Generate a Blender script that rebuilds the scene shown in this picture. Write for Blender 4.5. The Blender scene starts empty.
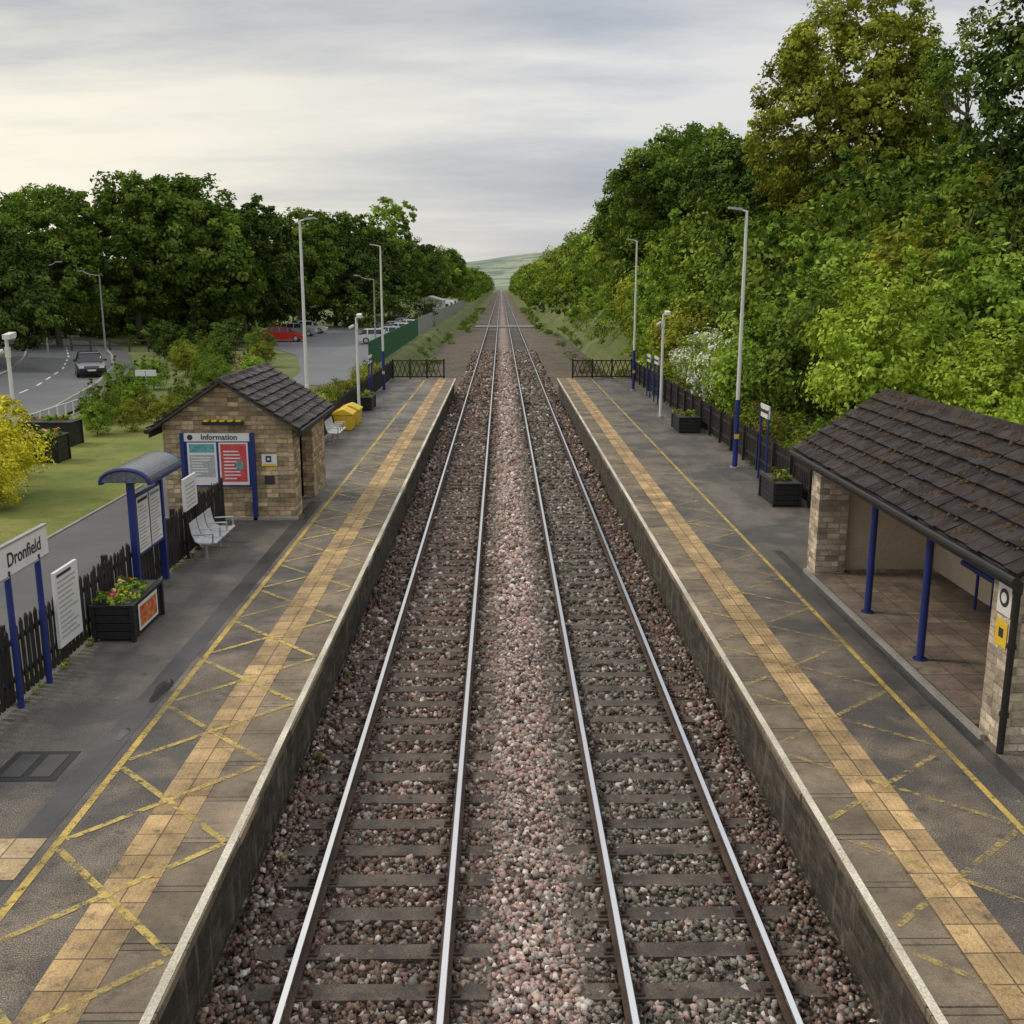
import bpy, bmesh, math, random
import numpy as np
from mathutils import Vector, Matrix
R=random.Random(7)
sc=bpy.context.scene
col=sc.collection
# ------------------------------------------------------------ materials
def newmat(name):
    m=bpy.data.materials.new(name); m.use_nodes=True
    nt=m.node_tree; return m,nt,nt.nodes['Principled BSDF']
def N(nt,t,**k):
    n=nt.nodes.new(t)
    for a,v in k.items(): setattr(n,a,v)
    return n
def setin(nt,sock,v):
    if hasattr(v,'links'): nt.links.new(v,sock)
    else:
        if isinstance(v,tuple) and len(v)==3 and sock.type=='RGBA': v=v+(1,)
        sock.default_value=v
def pos(nt): return N(nt,'ShaderNodeNewGeometry').outputs['Position']
def mapv(nt,v,sc_=(1,1,1),loc=(0,0,0)):
    n=N(nt,'ShaderNodeMapping'); nt.links.new(v,n.inputs[0]); n.inputs['Scale'].default_value=sc_; n.inputs['Location'].default_value=loc
    return n.outputs[0]
def noise(nt,v,s,d=3,r=.6):
    n=N(nt,'ShaderNodeTexNoise'); nt.links.new(v,n.inputs['Vector']); n.inputs['Scale'].default_value=s; n.inputs['Detail'].default_value=d; n.inputs['Roughness'].default_value=r
    return n.outputs['Fac']
def voro(nt,v,s,out='Distance',rand=1.0):
    n=N(nt,'ShaderNodeTexVoronoi'); nt.links.new(v,n.inputs['Vector']); n.inputs['Scale'].default_value=s; n.inputs['Randomness'].default_value=rand
    return n.outputs[out]
def ramp(nt,f,stops):
    n=N(nt,'ShaderNodeValToRGB'); nt.links.new(f,n.inputs[0]); e=n.color_ramp.elements
    while len(e)<len(stops): e.new(.5)
    for i,(p,c) in enumerate(stops):
        e[i].position=p; e[i].color=(c if isinstance(c,tuple) else (c,c,c))+(1,)
    return n.outputs[0]
def mix(nt,f,a,b,mode='MIX'):
    n=N(nt,'ShaderNodeMix',data_type='RGBA',blend_type=mode)
    setin(nt,n.inputs[0],f); setin(nt,n.inputs[6],a); setin(nt,n.inputs[7],b)
    return n.outputs[2]
def math_(nt,op,a,b=0.0):
    n=N(nt,'ShaderNodeMath',operation=op); setin(nt,n.inputs[0],a); setin(nt,n.inputs[1],b); return n.outputs[0]
def bump(nt,b,h,s=.4,d=.02):
    n=N(nt,'ShaderNodeBump'); nt.links.new(h,n.inputs['Height']); n.inputs['Strength'].default_value=s; n.inputs['Distance'].default_value=d
    nt.links.new(n.outputs[0],b.inputs['Normal'])
def sep(nt,v):
    n=N(nt,'ShaderNodeSeparateXYZ'); nt.links.new(v,n.inputs[0]); return n.outputs
def comb(nt,x,y,z=0.0):
    n=N(nt,'ShaderNodeCombineXYZ')
    for i,q in enumerate((x,y,z)): setin(nt,n.inputs[i],q)
    return n.outputs[0]
def surf(name,cA,cB,scale=.8,fine=40,rough=.8,bs=.3,metal=0.0,fineamt=.35,bd=.01):
    m,nt,b=newmat(name); p=pos(nt)
    c=mix(nt,ramp(nt,noise(nt,p,scale,3),[(.35,0.0),(.65,1.0)]),cA,cB)
    f=noise(nt,p,fine,2,.7)
    c=mix(nt,1.0,c,ramp(nt,f,[(.3,1-fineamt),(.7,1+fineamt)]),'MULTIPLY')
    nt.links.new(c,b.inputs['Base Color'])
    b.inputs['Roughness'].default_value=rough
    b.inputs['Metallic'].default_value=metal
    if bs>.08: bump(nt,b,f,bs,bd)
    return m
def bricks(nt,vec,w,h,c1,c2,mo,ms=.012,off=.5):
    n=N(nt,'ShaderNodeTexBrick'); nt.links.new(vec,n.inputs['Vector']); n.offset=off
    n.inputs['Scale'].default_value=1; n.inputs['Brick Width'].default_value=w; n.inputs['Row Height'].default_value=h
    n.inputs['Mortar Size'].default_value=ms; n.inputs['Mortar Smooth'].default_value=.3
    setin(nt,n.inputs['Color1'],c1); setin(nt,n.inputs['Color2'],c2); setin(nt,n.inputs['Mortar'],mo)
    return n.outputs['Color'],n.outputs['Fac']
def stonewall(name,c1,c2,mo,w=.36,h=.15,moss=None,stain=False):
    m,nt,b=newmat(name); p=pos(nt); s=sep(nt,p)
    wob=math_(nt,'MULTIPLY',noise(nt,p,3,2),.05)
    u=math_(nt,'ADD',math_(nt,'ADD',s[0],s[1]),wob); v=math_(nt,'ADD',s[2],wob)
    c,f=bricks(nt,comb(nt,u,v),w,h,c1,c2,mo,.012)
    cell=comb(nt,math_(nt,'FLOOR',math_(nt,'DIVIDE',u,w)),math_(nt,'FLOOR',math_(nt,'DIVIDE',v,h)))
    wn=N(nt,'ShaderNodeTexWhiteNoise'); nt.links.new(cell,wn.inputs[0])
    c=mix(nt,1.0,c,ramp(nt,wn.outputs[0],[(0.0,.6),(1.0,1.4)]),'MULTIPLY')
    c=mix(nt,1.0,c,ramp(nt,noise(nt,p,5,4,.7),[(.3,.65),(.7,1.3)]),'MULTIPLY')
    if moss: c=mix(nt,ramp(nt,noise(nt,mapv(nt,p,(1,.5,1)),2.2,5,.7),[(.48,0.0),(.6,.85)]),c,moss)
    if moss: c=mix(nt,ramp(nt,noise(nt,mapv(nt,p,(1,3,.4)),2.0,3,.7),[(.56,0.0),(.66,.6)]),c,(.2,.18,.15))
    nt.links.new(c,b.inputs['Base Color']); b.inputs['Roughness'].default_value=.9
    hh=math_(nt,'SUBTRACT',noise(nt,p,25,3),f)
    bump(nt,b,hh,.8,.025); return m
def slabs(name,w,h,c1,c2,mo,swap=True,dots=False,loc=(0,0,0),bs=.5):
    m,nt,b=newmat(name); p=pos(nt); s=sep(nt,mapv(nt,p,(1,1,1),loc))
    vec=comb(nt,s[1],s[0]) if swap else comb(nt,s[0],s[1])
    c,f=bricks(nt,vec,w,h,c1,c2,mo,.009,0.0)
    cell=comb(nt,math_(nt,'FLOOR',math_(nt,'DIVIDE',s[1],w)),math_(nt,'FLOOR',math_(nt,'DIVIDE',s[0],h)))
    wn=N(nt,'ShaderNodeTexWhiteNoise'); nt.links.new(cell,wn.inputs[0])
    c=mix(nt,1.0,c,ramp(nt,wn.outputs[0],[(0.0,.75),(1.0,1.2)]),'MULTIPLY')
    c=mix(nt,1.0,c,ramp(nt,noise(nt,p,1.3,5,.7),[(.3,.5),(.7,1.3)]),'MULTIPLY')
    c=mix(nt,ramp(nt,noise(nt,p,4.5,5,.75),[(.53,0.0),(.7,.8)]),c,(.065,.06,.042))
    c=mix(nt,1.0,c,ramp(nt,noise(nt,p,60,3,.7),[(.3,.65),(.7,1.3)]),'MULTIPLY')
    nt.links.new(c,b.inputs['Base Color']); b.inputs['Roughness'].default_value=.7
    hh=math_(nt,'SUBTRACT',noise(nt,p,70,2),f)
    if dots:
        d=ramp(nt,voro(nt,p,15,'Distance',0.0),[(.25,1.0),(.4,0.0)])
        hh=math_(nt,'ADD',hh,d)
    bump(nt,b,hh,bs,.01); return m

BLUE=surf('blue_paint',(.014,.028,.16),(.018,.035,.2),3,30,.4,.05,0,.1)
WHITE=surf('white_paint',(.68,.68,.66),(.75,.75,.73),3,40,.45,.05,0,.08)
SIGNW=surf('sign_white',(.74,.74,.73),(.8,.8,.78),2,20,.35,.02,0,.03)
BLACK=surf('black_paint',(.012,.012,.013),(.02,.02,.02),3,40,.5,.2,0,.3)
FENCEB=surf('fence_black_timber',(.012,.011,.01),(.032,.027,.023),4,50,.75,.4,0,.4)
WOOD=surf('brown_timber',(.08,.05,.03),(.12,.08,.055),4,60,.8,.4)
STEEL=surf('steel',(.5,.5,.51),(.6,.6,.6),6,60,.35,.05,.8,.1)
SEAT=surf('seat_metal',(.55,.57,.6),(.62,.64,.67),6,60,.35,.05,.2,.1)
GREY=surf('galvanised_grey',(.32,.33,.33),(.4,.4,.4),5,50,.5,.05,.2,.1)
YEL=surf('yellow_paint',(.75,.5,.03),(.8,.55,.04),5,60,.6,.1,0,.15)
RED=surf('red_print',(.55,.05,.06),(.65,.09,.09),5,20,.5,.05,0,.1)
TEAL=surf('teal_print',(.08,.3,.32),(.15,.45,.42),9,20,.5,.02,0,.3)
ORANGE=surf('orange_print',(.65,.25,.05),(.5,.04,.05),7,12,.5,.02,0,.5)
DARKTXT=surf('print_dark',(.02,.02,.04),(.04,.04,.05),30,60,.6,.02)
GREYTXT=surf('print_grey',(.35,.36,.38),(.5,.5,.5),20,90,.6,.02,0,.5)
GLASS=surf('dark_glass',(.02,.025,.03),(.03,.035,.04),3,10,.1,.0,0,.05)
CREAM=surf('cream_render',(.62,.51,.35),(.7,.58,.42),1.5,40,.85,.15,0,.12)
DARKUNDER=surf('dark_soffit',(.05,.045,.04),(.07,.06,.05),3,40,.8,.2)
STONE=stonewall('sandstone_wall',(.56,.42,.24),(.36,.26,.155),(.3,.26,.2),.29,.115)
STONEP=stonewall('pale_stone_pillar',(.62,.51,.37),(.42,.34,.25),(.4,.36,.3),.26,.115)
BRICKW=stonewall('platform_wall_brick',(.10,.08,.058),(.055,.043,.033),(.085,.078,.065),.23,.09,(.03,.032,.02))
BRICKH=stonewall('house_brick',(.28,.12,.07),(.2,.09,.055),(.3,.27,.22),.23,.075)
def tilemat(name,a,b_,c_,moss):
    m,nt,b=newmat(name); p=pos(nt)
    at=N(nt,'ShaderNodeAttribute',attribute_name='shade').outputs['Fac']
    c=mix(nt,at,a,b_)
    c=mix(nt,ramp(nt,noise(nt,p,4,5,.75),[(.52,0.0),(.66,.9)]),c,c_)
    c=mix(nt,ramp(nt,noise(nt,p,13,4,.8),[(.60,0.0),(.66,1.0)]),c,moss)
    c=mix(nt,1.0,c,ramp(nt,noise(nt,p,50,3,.7),[(.3,.5),(.7,1.5)]),'MULTIPLY')
    nt.links.new(c,b.inputs['Base Color']); nt.links.new(ramp(nt,noise(nt,p,3,3),[(.35,.35),(.6,.8)]),b.inputs['Roughness'])
    b.inputs['Specular IOR Level'].default_value=.3
    bump(nt,b,noise(nt,p,28,4,.7),.8,.02); return m
TILE=tilemat('roof_tiles',(.010,.008,.008),(.036,.026,.023),(.065,.028,.018),(.05,.04,.02))
TILE2=tilemat('roof_tiles_grey',(.03,.027,.026),(.075,.063,.057),(.10,.075,.055),(.10,.10,.05))
def lawnm():
    m,nt,b=newmat('mown_grass'); p=pos(nt)
    c=mix(nt,ramp(nt,noise(nt,p,.35,5,.6),[(.35,0.0),(.65,1.0)]),(.14,.19,.03),(.26,.26,.06))
    c=mix(nt,ramp(nt,noise(nt,p,2.2,4,.7),[(.5,0.0),(.7,.6)]),c,(.09,.14,.025))
    f=noise(nt,p,55,3,.8); c=mix(nt,1.0,c,ramp(nt,f,[(.3,.6),(.7,1.4)]),'MULTIPLY')
    nt.links.new(c,b.inputs['Base Color']); b.inputs['Roughness'].default_value=.95; bump(nt,b,f,.8,.03); return m
LAWN=lawnm()
ROADM=surf('road_asphalt',(.115,.12,.135),(.145,.15,.16),.3,40,.45,.2,0,.2)
PATHM=surf('path_asphalt',(.07,.075,.082),(.10,.10,.105),.6,60,.6,.2,0,.25)
KERB=surf('kerb_concrete',(.25,.24,.22),(.32,.31,.28),2,40,.85,.2)
CONC=surf('pale_concrete',(.24,.23,.22),(.32,.31,.29),.6,30,.85,.2)
COPING=slabs('platform_coping',.9,40,(.27,.21,.145),(.19,.15,.105),(.05,.045,.035))
TACT=slabs('tactile_paving',.42,.27,(.56,.38,.18),(.44,.3,.15),(.13,.1,.06),True,True,(3.95-2.7,0,0))
TACTR=slabs('tactile_paving_b',.42,.27,(.56,.38,.18),(.44,.3,.15),(.13,.1,.06),True,True,(-4.09+2.7,0,0))
PAV=slabs('paving_slabs',.6,.45,(.28,.22,.17),(.2,.16,.13),(.07,.065,.055))
PATCH=slabs('beige_slabs',.4,.4,(.48,.36,.2),(.4,.3,.18),(.12,.1,.07),True,True)
def asphalt():
    m,nt,b=newmat('platform_asphalt'); p=pos(nt)
    st=mapv(nt,p,(1,.2,1)); s=sep(nt,p)
    c=mix(nt,ramp(nt,noise(nt,st,.9,5,.65),[(.36,0.0),(.6,1.0)]),(.08,.073,.068),(.165,.145,.122))
    ax=math_(nt,'ABSOLUTE',math_(nt,'SUBTRACT',s[0],.33))
    w_=ramp(nt,math_(nt,'DIVIDE',ax,10.0),[(.50,1.0),(.53,0.0)])
    c=mix(nt,w_,c,mix(nt,ramp(nt,noise(nt,p,1.7,4,.7),[(.35,0.0),(.65,1.0)]),(.12,.10,.078),(.22,.18,.135)))
    c=mix(nt,ramp(nt,noise(nt,p,.55,4,.6),[(.48,0.0),(.58,.8)]),c,(.066,.063,.062))
    c=mix(nt,ramp(nt,noise(nt,p,3.1,5,.75),[(.56,0.0),(.66,.75)]),c,(.045,.042,.04))
    c=mix(nt,ramp(nt,noise(nt,mapv(nt,p,(1,1,1),(7,3,0)),9,3,.6),[(.68,0.0),(.72,.7)]),c,(.27,.25,.21))
    sp=noise(nt,p,70,2,.8)
    c=mix(nt,1.0,c,ramp(nt,sp,[(.32,.25),(.5,.9),(.66,2.6)]),'MULTIPLY')
    nt.links.new(c,b.inputs['Base Color'])
    nt.links.new(ramp(nt,noise(nt,p,.8,3),[(.38,.35),(.6,.8)]),b.inputs['Roughness'])
    bump(nt,b,sp,.8,.014); return m
ASPH=asphalt()
WETM=surf('wet_gutter_strip',(.04,.042,.046),(.07,.07,.072),1.5,80,.3,.2,0,.3)
def worn(name,c_,lo=.42,hi=.56,sc_=7):
    m,nt,b=newmat(name); p=pos(nt)
    c=mix(nt,1.0,c_,ramp(nt,noise(nt,p,40,3,.7),[(.3,.6),(.7,1.2)]),'MULTIPLY')
    nt.links.new(c,b.inputs['Base Color']); b.inputs['Roughness'].default_value=.7
    tr=N(nt,'ShaderNodeBsdfTransparent'); ms=N(nt,'ShaderNodeMixShader')
    w=math_(nt,'MULTIPLY',ramp(nt,noise(nt,p,sc_,4,.75),[(lo,0.0),(hi,1.0)]),ramp(nt,noise(nt,p,.7,2),[(.35,.45),(.6,1.0)]))
    nt.links.new(w,ms.inputs[0]); nt.links.new(tr.outputs[0],ms.inputs[1]); nt.links.new(b.outputs[0],ms.inputs[2])
    nt.links.new(ms.outputs[0],nt.nodes['Material Output'].inputs[0]); return m
YLINE=worn('yellow_line_worn',(.64,.46,.12),.33,.48)
YHATCH=worn('yellow_hatch_worn',(.62,.47,.14),.38,.54)
YHATCHR=worn('yellow_hatch_faded',(.56,.42,.15),.43,.62)
WLINE=worn('white_line_worn',(.78,.73,.6),.24,.38)
RLINE=surf('road_marking_white',(.6,.6,.58),(.7,.7,.68),3,40,.7,.05)
SLEEP=surf('sleeper_timber',(.055,.045,.037),(.125,.10,.08),2.5,55,.75,.5,0,.5)
RAILTOP=surf('rail_polished',(.85,.86,.88),(.9,.9,.9),2,60,.22,.02,1.0,.05)
RAILSIDE=surf('rail_rust',(.045,.027,.02),(.09,.058,.04),2,60,.7,.2,.2,.4)
def ballast():
    m,nt,b=newmat('ballast_bed'); p=pos(nt); s=sep(nt,p)
    xf=math_(nt,'DIVIDE',math_(nt,'ADD',s[0],8.0),17.0)
    base=ramp(nt,xf,[(0.0,(.14,.115,.075)),(.3,(.18,.145,.105)),(.34,(.2,.15,.115)),(.44,(.2,.165,.14)),(.475,(.42,.32,.285)),(.50,(.44,.34,.30)),(.53,(.2,.175,.145)),(.66,(.19,.18,.145)),(.7,(.21,.165,.115)),(1.0,(.14,.125,.08))])
    n=N(nt,'ShaderNodeTexVoronoi'); nt.links.new(p,n.inputs['Vector']); n.inputs['Scale'].default_value=17
    cs=sep(nt,n.outputs['Color'])
    c=mix(nt,1.0,base,ramp(nt,cs[0],[(0,.45),(.8,1.3),(1.0,2.0)]),'MULTIPLY')
    c=mix(nt,1.0,c,ramp(nt,n.outputs['Distance'],[(.2,1.1),(.7,.45)]),'MULTIPLY')
    c=mix(nt,1.0,c,ramp(nt,noise(nt,p,.6,4),[(.3,.7),(.7,1.3)]),'MULTIPLY')
    nt.links.new(c,b.inputs['Base Color']); b.inputs['Roughness'].default_value=.9
    bump(nt,b,math_(nt,'MULTIPLY',n.outputs['Distance'],-1.0),.9,.04); return m
BALL=ballast()
def diffm(name,attr):
    m=bpy.data.materials.new(name); m.use_nodes=True; nt=m.node_tree; nt.nodes.clear()
    at=N(nt,'ShaderNodeAttribute',attribute_name=attr).outputs['Color']
    c=mix(nt,1.0,at,ramp(nt,noise(nt,pos(nt),60,2,.7),[(.3,.7),(.7,1.3)]),'MULTIPLY')
    d=N(nt,'ShaderNodeBsdfDiffuse'); o=N(nt,'ShaderNodeOutputMaterial'); nt.links.new(c,d.inputs[0]); nt.links.new(d.outputs[0],o.inputs[0]); return m
STONES=diffm('ballast_stones','scol')
def leafm(name,dark,mid,light,tr=0):
    m=bpy.data.materials.new(name); m.use_nodes=True; nt=m.node_tree; nt.nodes.clear()
    at=N(nt,'ShaderNodeAttribute',attribute_name='shade').outputs['Fac']
    c=ramp(nt,at,[(0.0,dark),(.5,mid),(1.0,light)])
    c=mix(nt,1.0,c,ramp(nt,noise(nt,pos(nt),.22,1),[(.3,.7),(.7,1.3)]),'MULTIPLY')
    d=N(nt,'ShaderNodeBsdfDiffuse'); o=N(nt,'ShaderNodeOutputMaterial'); nt.links.new(c,d.inputs[0])
    if tr:
        t=N(nt,'ShaderNodeBsdfTranslucent'); ms=N(nt,'ShaderNodeMixShader')
        nt.links.new(mix(nt,1.0,c,(1.25,1.3,.5),'MULTIPLY'),t.inputs[0]); ms.inputs[0].default_value=tr
        nt.links.new(d.outputs[0],ms.inputs[1]); nt.links.new(t.outputs[0],ms.inputs[2]); nt.links.new(ms.outputs[0],o.inputs[0])
    else: nt.links.new(d.outputs[0],o.inputs[0])
    return m
LMID=leafm('leaf_mid',(.055,.10,.018),(.12,.19,.033),(.26,.34,.065),.2)
LDARK=leafm('leaf_dark',(.035,.062,.017),(.075,.12,.026),(.17,.235,.05))
LLIME=leafm('leaf_lime',(.14,.165,.025),(.27,.3,.045),(.46,.47,.09),.25)
LBRIGHT=leafm('leaf_bright',(.11,.18,.028),(.22,.34,.05),(.4,.52,.1),.25)
LSPRING=leafm('leaf_spring',(.16,.23,.03),(.32,.43,.055),(.52,.62,.12),.3)
LYEL=leafm('leaf_yellow',(.4,.4,.03),(.62,.58,.04),(.8,.74,.09))
LRUST=leafm('leaf_rust',(.14,.08,.03),(.2,.18,.05),(.34,.2,.08))
LFLW=leafm('blossom_white',(.66,.66,.56),(.76,.76,.66),(.84,.84,.76))
LPINK=leafm('petals_mixed',(.6,.05,.2),(.65,.3,.02),(.8,.6,.65))
GRASSB=leafm('grass_blades',(.10,.16,.03),(.17,.24,.045),(.28,.31,.08))
BARK=surf('bark',(.09,.07,.05),(.14,.12,.09),3,30,.9,.8,0,.4,.03)

# ------------------------------------------------------------ mesh builder
class MB:
    def __init__(s): s.v=[];s.f=[];s.m=[];s.mats=[];s.sh=[]
    def mi(s,mat):
        if mat not in s.mats: s.mats.append(mat)
        return s.mats.index(mat)
    def face(s,pts,mat,sh=.5):
        n=len(s.v); s.v+=[tuple(p) for p in pts]; s.f.append(tuple(range(n,n+len(pts)))); s.m.append(s.mi(mat)); s.sh.append(sh)
    def hexa(s,c,mat,sh=None):
        n=len(s.v); s.v+=[tuple(p) for p in c]
        if sh is None: sh=.5
        for q in ((3,2,1,0),(4,5,6,7),(0,1,5,4),(1,2,6,5),(2,3,7,6),(3,0,4,7)):
            s.f.append(tuple(n+i for i in q)); s.m.append(s.mi(mat)); s.sh.append(sh)
    def box(s,x0,x1,y0,y1,z0,z1,mat):
        s.hexa([(x0,y0,z0),(x1,y0,z0),(x1,y1,z0),(x0,y1,z0),(x0,y0,z1),(x1,y0,z1),(x1,y1,z1),(x0,y1,z1)],mat)
    def cyl(s,p0,p1,r0,r1,mat,n=8,caps=True):
        p0=Vector(p0);p1=Vector(p1);d=(p1-p0).normalized()
        a=Vector((0,0,1)) if abs(d.z)<.9 else Vector((1,0,0))
        u=d.cross(a).normalized(); w=d.cross(u)
        b=len(s.v)
        for k in range(n):
            t=2*math.pi*k/n; q=u*math.cos(t)+w*math.sin(t)
            s.v.append(tuple(p0+q*r0)); s.v.append(tuple(p1+q*r1))
        for k in range(n):
            j=(k+1)%n; s.f.append((b+2*k,b+2*j,b+2*j+1,b+2*k+1)); s.m.append(s.mi(mat)); s.sh.append(.5)
        if caps:
            s.f.append(tuple(b+2*k for k in range(n))); s.m.append(s.mi(mat)); s.sh.append(.5)
            s.f.append(tuple(b+2*k+1 for k in range(n))); s.m.append(s.mi(mat)); s.sh.append(.5)
    def prism(s,pts,vec,mat):
        n=len(pts); b=len(s.v); v=Vector(vec)
        s.v+=[tuple(p) for p in pts]+[tuple(Vector(p)+v) for p in pts]
        s.f.append(tuple(b+i for i in range(n))); s.f.append(tuple(b+n+i for i in range(n-1,-1,-1)))
        for i in range(n):
            j=(i+1)%n; s.f.append((b+i,b+j,b+n+j,b+n+i))
        for _ in range(n+2): s.m.append(s.mi(mat)); s.sh.append(.5)
    def rect(s,o,u,nrm,a0,a1,b0,b1,d,mat):
        o=Vector(o);u=Vector(u);n=Vector(nrm);z=Vector((0,0,1))
        s.face([o+u*a0+z*b0+n*d,o+u*a1+z*b0+n*d,o+u*a1+z*b1+n*d,o+u*a0+z*b1+n*d],mat)
    def build(s,name,parent=None,bevel=0,recalc=True,origin=None,smooth=False):
        me=bpy.data.meshes.new(name)
        V=s.v
        if origin is not None: V=[(x-origin[0],y-origin[1],z-origin[2]) for x,y,z in V]
        me.from_pydata(V,[],s.f)
        for m in s.mats: me.materials.append(m)
        me.polygons.foreach_set('material_index',s.m)
        a=me.attributes.new('shade','FLOAT','FACE'); a.data.foreach_set('value',s.sh)
        if recalc:
            bm=bmesh.new(); bm.from_mesh(me); bmesh.ops.recalc_face_normals(bm,faces=bm.faces[:]); bm.to_mesh(me); bm.free()
        if smooth: me.polygons.foreach_set('use_smooth',[True]*len(me.polygons))
        o=bpy.data.objects.new(name,me); col.objects.link(o)
        if origin is not None: o.location=origin
        if bevel:
            bv=o.modifiers.new('bevel','BEVEL'); bv.width=bevel; bv.segments=2; bv.limit_method='ANGLE'
        if parent: o.parent=parent
        return o
def root(name):
    e=bpy.data.objects.new(name,None); col.objects.link(e); return e
def text(body,loc,rot,size,mat,parent,align='CENTER'):
    c=bpy.data.curves.new(body+'_text','FONT'); c.body=body; c.size=size; c.align_x=align; c.extrude=.001; c.offset=.004
    c.materials.append(mat); o=bpy.data.objects.new('lettering',c); col.objects.link(o); o.location=loc; o.rotation_euler=rot; o.parent=parent; return o
RX=(math.pi/2,0,math.pi/2); RF=(math.pi/2,0,0)
def sheet(name,pts,z,mat,parent=None):
    mb=MB(); mb.face([(x,y,z) for x,y in pts],mat); return mb.build(name,parent)

# ------------------------------------------------------------ terrain
def ss(a,b,x):
    t=np.clip((x-a)/(b-a),0,1); return t*t*(3-2*t)
def H(X,Y):
    X=np.asarray(X,float);Y=np.asarray(Y,float)
    z=8.0*ss(11.5,30,X)+ .8*ss(9.2,11.5,X)*ss(10,30,Y)
    z=z+ss(70,110,Y)*2.0*ss(9.5,13,X)
    wl=.35+1.6*ss(64,68,Y)
    inl=ss(-6.75-wl,-6.75,X)*(1-ss(8.15,8.15+wl*.6,X))
    return z-1.3*inl-0.0
xs=np.unique(np.concatenate([[-4000,-2000,-1000,-500,-300,-200,-150,-120],np.arange(-100,-12,4),np.arange(-12,-6,.35),np.arange(-6,8,1),np.arange(8,14,.3),np.arange(14,34,1),np.arange(34,100,6),[120,160,220,320,500,1000,2000,4000]]))
ys=np.unique(np.concatenate([[-300,-100,-40],np.arange(-20,64,3),np.arange(64,70,1),np.arange(70,200,5),np.arange(200,600,25),[700,900,1200,1600,2200,3200,5000,9000]]))
gx,gy=np.meshgrid(xs,ys); gz=H(gx,gy)
flat=(gx>-66)&(gx<11.5)
rg=np.random.default_rng(3)
gz=gz+np.where(flat,0,rg.normal(0,.25,gz.shape))
V=np.stack([gx,gy,gz],-1).reshape(-1,3); nx=len(xs); ny=len(ys)
F=[(j*nx+i,j*nx+i+1,(j+1)*nx+i+1,(j+1)*nx+i) for j in range(ny-1) for i in range(nx-1)]
GR=surf('rough_grass',(.085,.13,.03),(.17,.18,.06),.25,12,.95,.8,0,.45,.06)
me=bpy.data.meshes.new('ground'); me.from_pydata(V.tolist(),[],F); me.materials.append(GR)
og=bpy.data.objects.new('ground',me); col.objects.link(og)
mh,nt,b=newmat('hazy_hill_fields'); p=pos(nt)
c=ramp(nt,sep(nt,voro(nt,mapv(nt,p,(1,.4,1)),.008,'Color'))[0],[(0,(.10,.17,.06)),(.5,(.2,.27,.1)),(1,(.33,.36,.17))])
c=mix(nt,ramp(nt,noise(nt,p,.014,4,.6),[(.50,0.0),(.56,1.0)]),c,(.05,.08,.05)); c=mix(nt,.28,c,(.35,.4,.45))  # final blue-grey mix paints distance haze into the field colours
nt.links.new(c,b.inputs['Base Color']); b.inputs['Roughness'].default_value=1
hx=np.linspace(-1800,1800,90); hy=np.linspace(1300,4200,40); HX,HY=np.meshgrid(hx,hy)
HZ=-2+ss(1300,3000,HY)*(70+20*np.sin(HX/330+1.0)+14*np.sin(HX/120)+10*np.sin(HY/260))
V=np.stack([HX,HY,HZ],-1).reshape(-1,3)
F=[(j*90+i,j*90+i+1,(j+1)*90+i+1,(j+1)*90+i) for j in range(39) for i in range(89)]
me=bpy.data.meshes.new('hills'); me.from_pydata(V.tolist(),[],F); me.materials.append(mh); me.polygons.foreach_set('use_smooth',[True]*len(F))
o=bpy.data.objects.new('hills',me); col.objects.link(o)

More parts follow.
